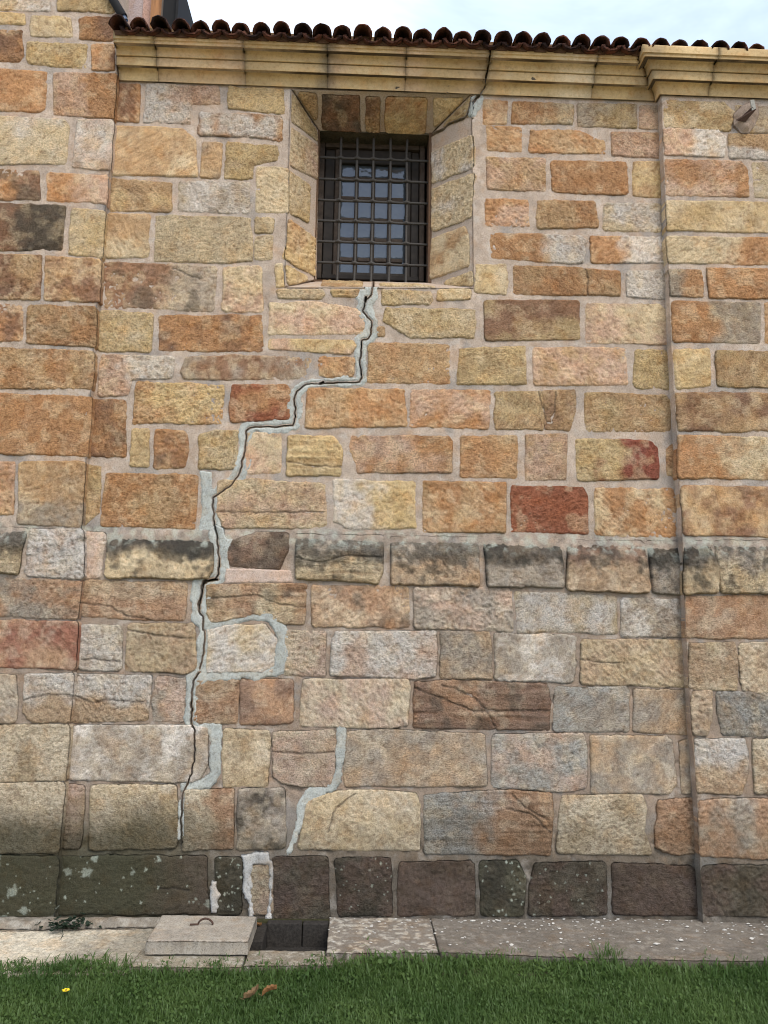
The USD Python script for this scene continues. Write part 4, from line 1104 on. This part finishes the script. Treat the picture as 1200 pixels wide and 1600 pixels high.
# ------------------------------------------------------------------ ground and grass
y_g = y_ch0 - .03
gm = join(tm(trimesh.creation.box(bounds=((-300, -7.5, -.5), (300, y_g, -.012)))), tm(trimesh.creation.box(bounds=((-300, .45, -.5), (300, 300, -.012)))))
g = put('lawn', gm, 'lawn', None, False); tag(g.GetPrim(), kind='structure')
v, f = tm(trimesh.creation.box(bounds=((-300, -300, -.5), (300, -7.5, -.014))))  # unseen pale yard added behind the camera to bounce warm light up
g = put('gravel_yard', (v, f), 'gravel', None, False, np.tile(lin((206, 188, 160)) * .8, (len(v), 1))); tag(g.GetPrim(), kind='structure')
def tuft(seed, n, hmin, hmax, spread, lean):
    r = np.random.default_rng(seed); V, F = [], []; k = 0
    for _ in range(n):
        b = r.normal(0, spread, 2); h = r.uniform(hmin, hmax); a = r.uniform(0, 2 * np.pi); w = r.uniform(.0016, .0030); l = abs(r.normal(lean, .3)) * h
        dx, dy = math.cos(a), math.sin(a); sx, sy = -dy, dx
        for q, s, ww in ((0, 0, 1), (.45, .28, .95), (.8, .7, .65)):
            for e in (-1, 1): V.append((b[0] + dx * l * s + sx * w * ww * e, b[1] + dy * l * s + sy * w * ww * e, h * q))
        V.append((b[0] + dx * l, b[1] + dy * l, h * (1 - .25 * min(1, l / h))))
        F += [(k, k + 1, k + 3), (k, k + 3, k + 2), (k + 2, k + 3, k + 5), (k + 2, k + 5, k + 4), (k + 4, k + 5, k + 6)]; k += 7
    return np.array(V), np.array(F)
def clover(seed, n):
    r = np.random.default_rng(seed); V, F = [], []; k = 0
    for _ in range(n):
        b = r.normal(0, .03, 2); z = r.uniform(.02, .045)
        for j in range(3):
            a = r.uniform(-.2, .2) + j * 2.1; c = b + .008 * np.array([math.cos(a), math.sin(a)]); s = r.uniform(.004, .007)
            for q in range(5):
                t_ = q / 5 * 2 * np.pi; V.append((c[0] + s * math.cos(t_), c[1] + s * math.sin(t_), z + .004 * math.cos(t_ + a)))
            F += [(k, k + 1, k + 2), (k, k + 2, k + 3), (k, k + 3, k + 4)]; k += 5
    return np.array(V), np.array(F)
pi = UsdGeom.PointInstancer.Define(stage, '/World/lawn_grass')
tag(pi.GetPrim(), 'short green lawn grass growing up to the foot of the pavement', 'grass', kind='stuff')
protos = []
for j in range(7):
    msh = tuft(900 + j, 24, .025, .06, .030, .55) if j < 5 else clover(920 + j, 5)
    g = usdkit.mesh(stage, f'/World/lawn_grass/tuft_{j:03d}' if j else '/World/lawn_grass/tuft', msh, M['grass_blade'], smooth=False)
    protos.append(g.GetPath())
rgx = np.random.default_rng(5)
def front(x):      # where the grass stops at the pavement
    e = np.interp(x, [-3.4, -2.3, -1.6, xk0, xk1, .1, .6, 1.2, 1.5, 2.1, 2.6, 3.6], [y_gr - .03, y_gr - .015, y_gr + .02, yk + .05, yk + .035, yk + .085, yk + .12, y_kerb - .05, y_kerb - .1, yr - .03, yr - .02, yr - .02])
    return e
N = 15000
x = rgx.uniform(-3.3, 3.5, N); depth = rgx.beta(.9, 1.6, N) * 1.9
y = front(x) - depth + (nz(np.stack([x, x], 1), 5, 3, 4) - .5) * .10
pos = np.stack([x, y, np.full(N, -.012)], 1)
sc = (.75 + .55 * nz(pos[:, :2], 3, 7, 3)) * rgx.uniform(.7, 1.25, N)
sc = np.where(depth < .10, sc * rgx.uniform(.8, 1.7, N), sc)
idx = np.where(rgx.random(N) < .10, rgx.integers(5, 7, N), rgx.integers(0, 5, N))
ang = rgx.uniform(0, 2 * np.pi, N)
pi.CreatePrototypesRel().SetTargets(protos)
pi.CreateProtoIndicesAttr(Vt.IntArray.FromNumpy(idx.astype(np.int32)))
pi.CreatePositionsAttr(Vt.Vec3fArray.FromNumpy(pos.astype(np.float32)))
pi.CreateScalesAttr(Vt.Vec3fArray.FromNumpy(np.repeat(sc[:, None], 3, 1).astype(np.float32)))
qs = np.zeros((N, 4), np.float32); qs[:, 2] = np.sin(ang / 2); qs[:, 3] = np.cos(ang / 2)
pi.CreateOrientationsAttr(Vt.QuathArray([Gf.Quath(float(q[3]), 0, 0, float(q[2])) for q in qs]))
def long_tuft(px, py, label, n=70, h=(.07, .15), seed=0, name='grass_tuft'):
    c = level(0).pt(px, py)
    V, F = tuft(seed, n, *h, .035, .45)
    g = thing(name, label, 'grass', 'taller grass tufts', loc=(c[0], c[1], -.012))
    put('blades', (V + g._loc, F), 'grass_blade', g, False)
long_tuft(950, 1512, 'taller grass tuft leaning on the dark pavement, highest of the lawn edge', 110, (.08, .15), 41)
long_tuft(780, 1512, 'loose grass tuft at the lawn edge, under the blackened stone', 60, (.06, .11), 42)
long_tuft(1165, 1520, 'sparse grass tuft overhanging the pavement at the right edge', 60, (.06, .11), 43)

# ------------------------------------------------------------------ small things
def curled_leaf(c, L, W, yaw, curl, seed, lobes=4, pitch=.3):
    r = np.random.default_rng(seed); n = 15; s = np.linspace(0, 1, n)
    w = W * np.sin(np.pi * np.clip(s * .93 + .05, 0, 1)) * (.35 + .65 * np.abs(np.sin(s * np.pi * lobes)))
    V = []
    for i in range(n):
        for e in (-1, -.5, 0, .5, 1):
            V.append((s[i] * L - L / 2, e * w[i], curl * L * (e * e) + .1 * L * math.sin(s[i] * 4 + seed) + r.normal(0, .0012) + pitch * (s[i] - .5) * L))
    V = np.array(V); V += 0
    F = [q for i in range(n - 1) for k in range(4) for q in ((i * 5 + k, i * 5 + k + 1, i * 5 + k + 6), (i * 5 + k, i * 5 + k + 6, i * 5 + k + 5))]
    F = np.array(F); c_, s_ = math.cos(yaw), math.sin(yaw)
    V = np.stack([V[:, 0] * c_ - V[:, 1] * s_, V[:, 0] * s_ + V[:, 1] * c_, V[:, 2]], 1)
    under = V - [0, 0, .0012]
    return np.vstack([V, under]) + c, np.vstack([F, F[:, ::-1] + len(V)])
for (px, py, L, W, yaw, lab, m, z) in ((392, 1554, .085, .019, .75, 'curled brown fallen leaf on the grass, left of two close together', 'dry_leaf', .05), (421, 1550, .075, .017, .5, 'curled reddish brown fallen leaf on the grass, right of two close together', 'orange_leaf', .05), (404, 1445, .045, .016, -.5, 'small orange leaf lying at the edge of the open drain', 'orange_leaf', .05)):
    c = level(z).pt(px, py); t_ = thing('fallen_leaf', lab, 'leaf', 'fallen leaves', loc=tuple(c))
    put('blade', curled_leaf(c, L, W, yaw, .26, int(px), 3.5), m, t_, True)
    dx, dy = math.cos(yaw), math.sin(yaw)
    put('stalk', tube([c + np.array([-dx * L * .48, -dy * L * .48, -.01]), c + np.array([-dx * L * .75, -dy * L * .75, .004])], .0014, 6), 'dry_leaf', t_)
c = level(.055).pt(103, 1548)
fl = thing('yellow_flower', 'tiny yellow flower in the grass near the left corner', 'flower', loc=tuple(c))
put('stem', tube([c + [0, 0, -.06], c], .0012, 6), 'grass_blade', fl)
for k in range(6):
    a = k * math.pi / 3; e = np.array([math.cos(a), math.sin(a), .25])
    put('petal', slabq([c, c + .013 * (e + .5 * np.array([-e[1], e[0], 0])), c + .019 * e, c + .013 * (e - .5 * np.array([-e[1], e[0], 0]))], .0012), 'petal', fl, False)
put('flower_centre', tm(trimesh.creation.icosphere(1, .005).apply_translation(c + [0, 0, .002])), 'orange_leaf', fl)
c = level(.05).pt(102, 1446)
wd = thing('creeping_weed', 'dark green creeping weed at the foot of the buttress corner', 'weed', loc=tuple(c))
rw = np.random.default_rng(12)
for k in range(80):
    p = c + np.array([rw.normal(.02, .075), rw.normal(-.03, .03), abs(rw.normal(.02, .02))])
    put('leaf', curled_leaf(p, rw.uniform(.018, .036), rw.uniform(.007, .013), rw.uniform(0, 6.28), .1, k, 1, rw.uniform(-.6, .6)), 'weed_leaf', wd, True)
put('stem', tube([c, c + [.01, -.07, .0], c + [.03, -.11, -.01], c + [.035, -.16, -.015]], .002, 6), 'weed_leaf', wd)
for k in range(5):
    a = rw.uniform(0, 6.28); put('stem', tube([c, c + [.06 * math.cos(a), .02 * math.sin(a) - .02, .015], c + [.11 * math.cos(a), .03 * math.sin(a) - .03, .01]], .0016, 6), 'weed_leaf', wd)
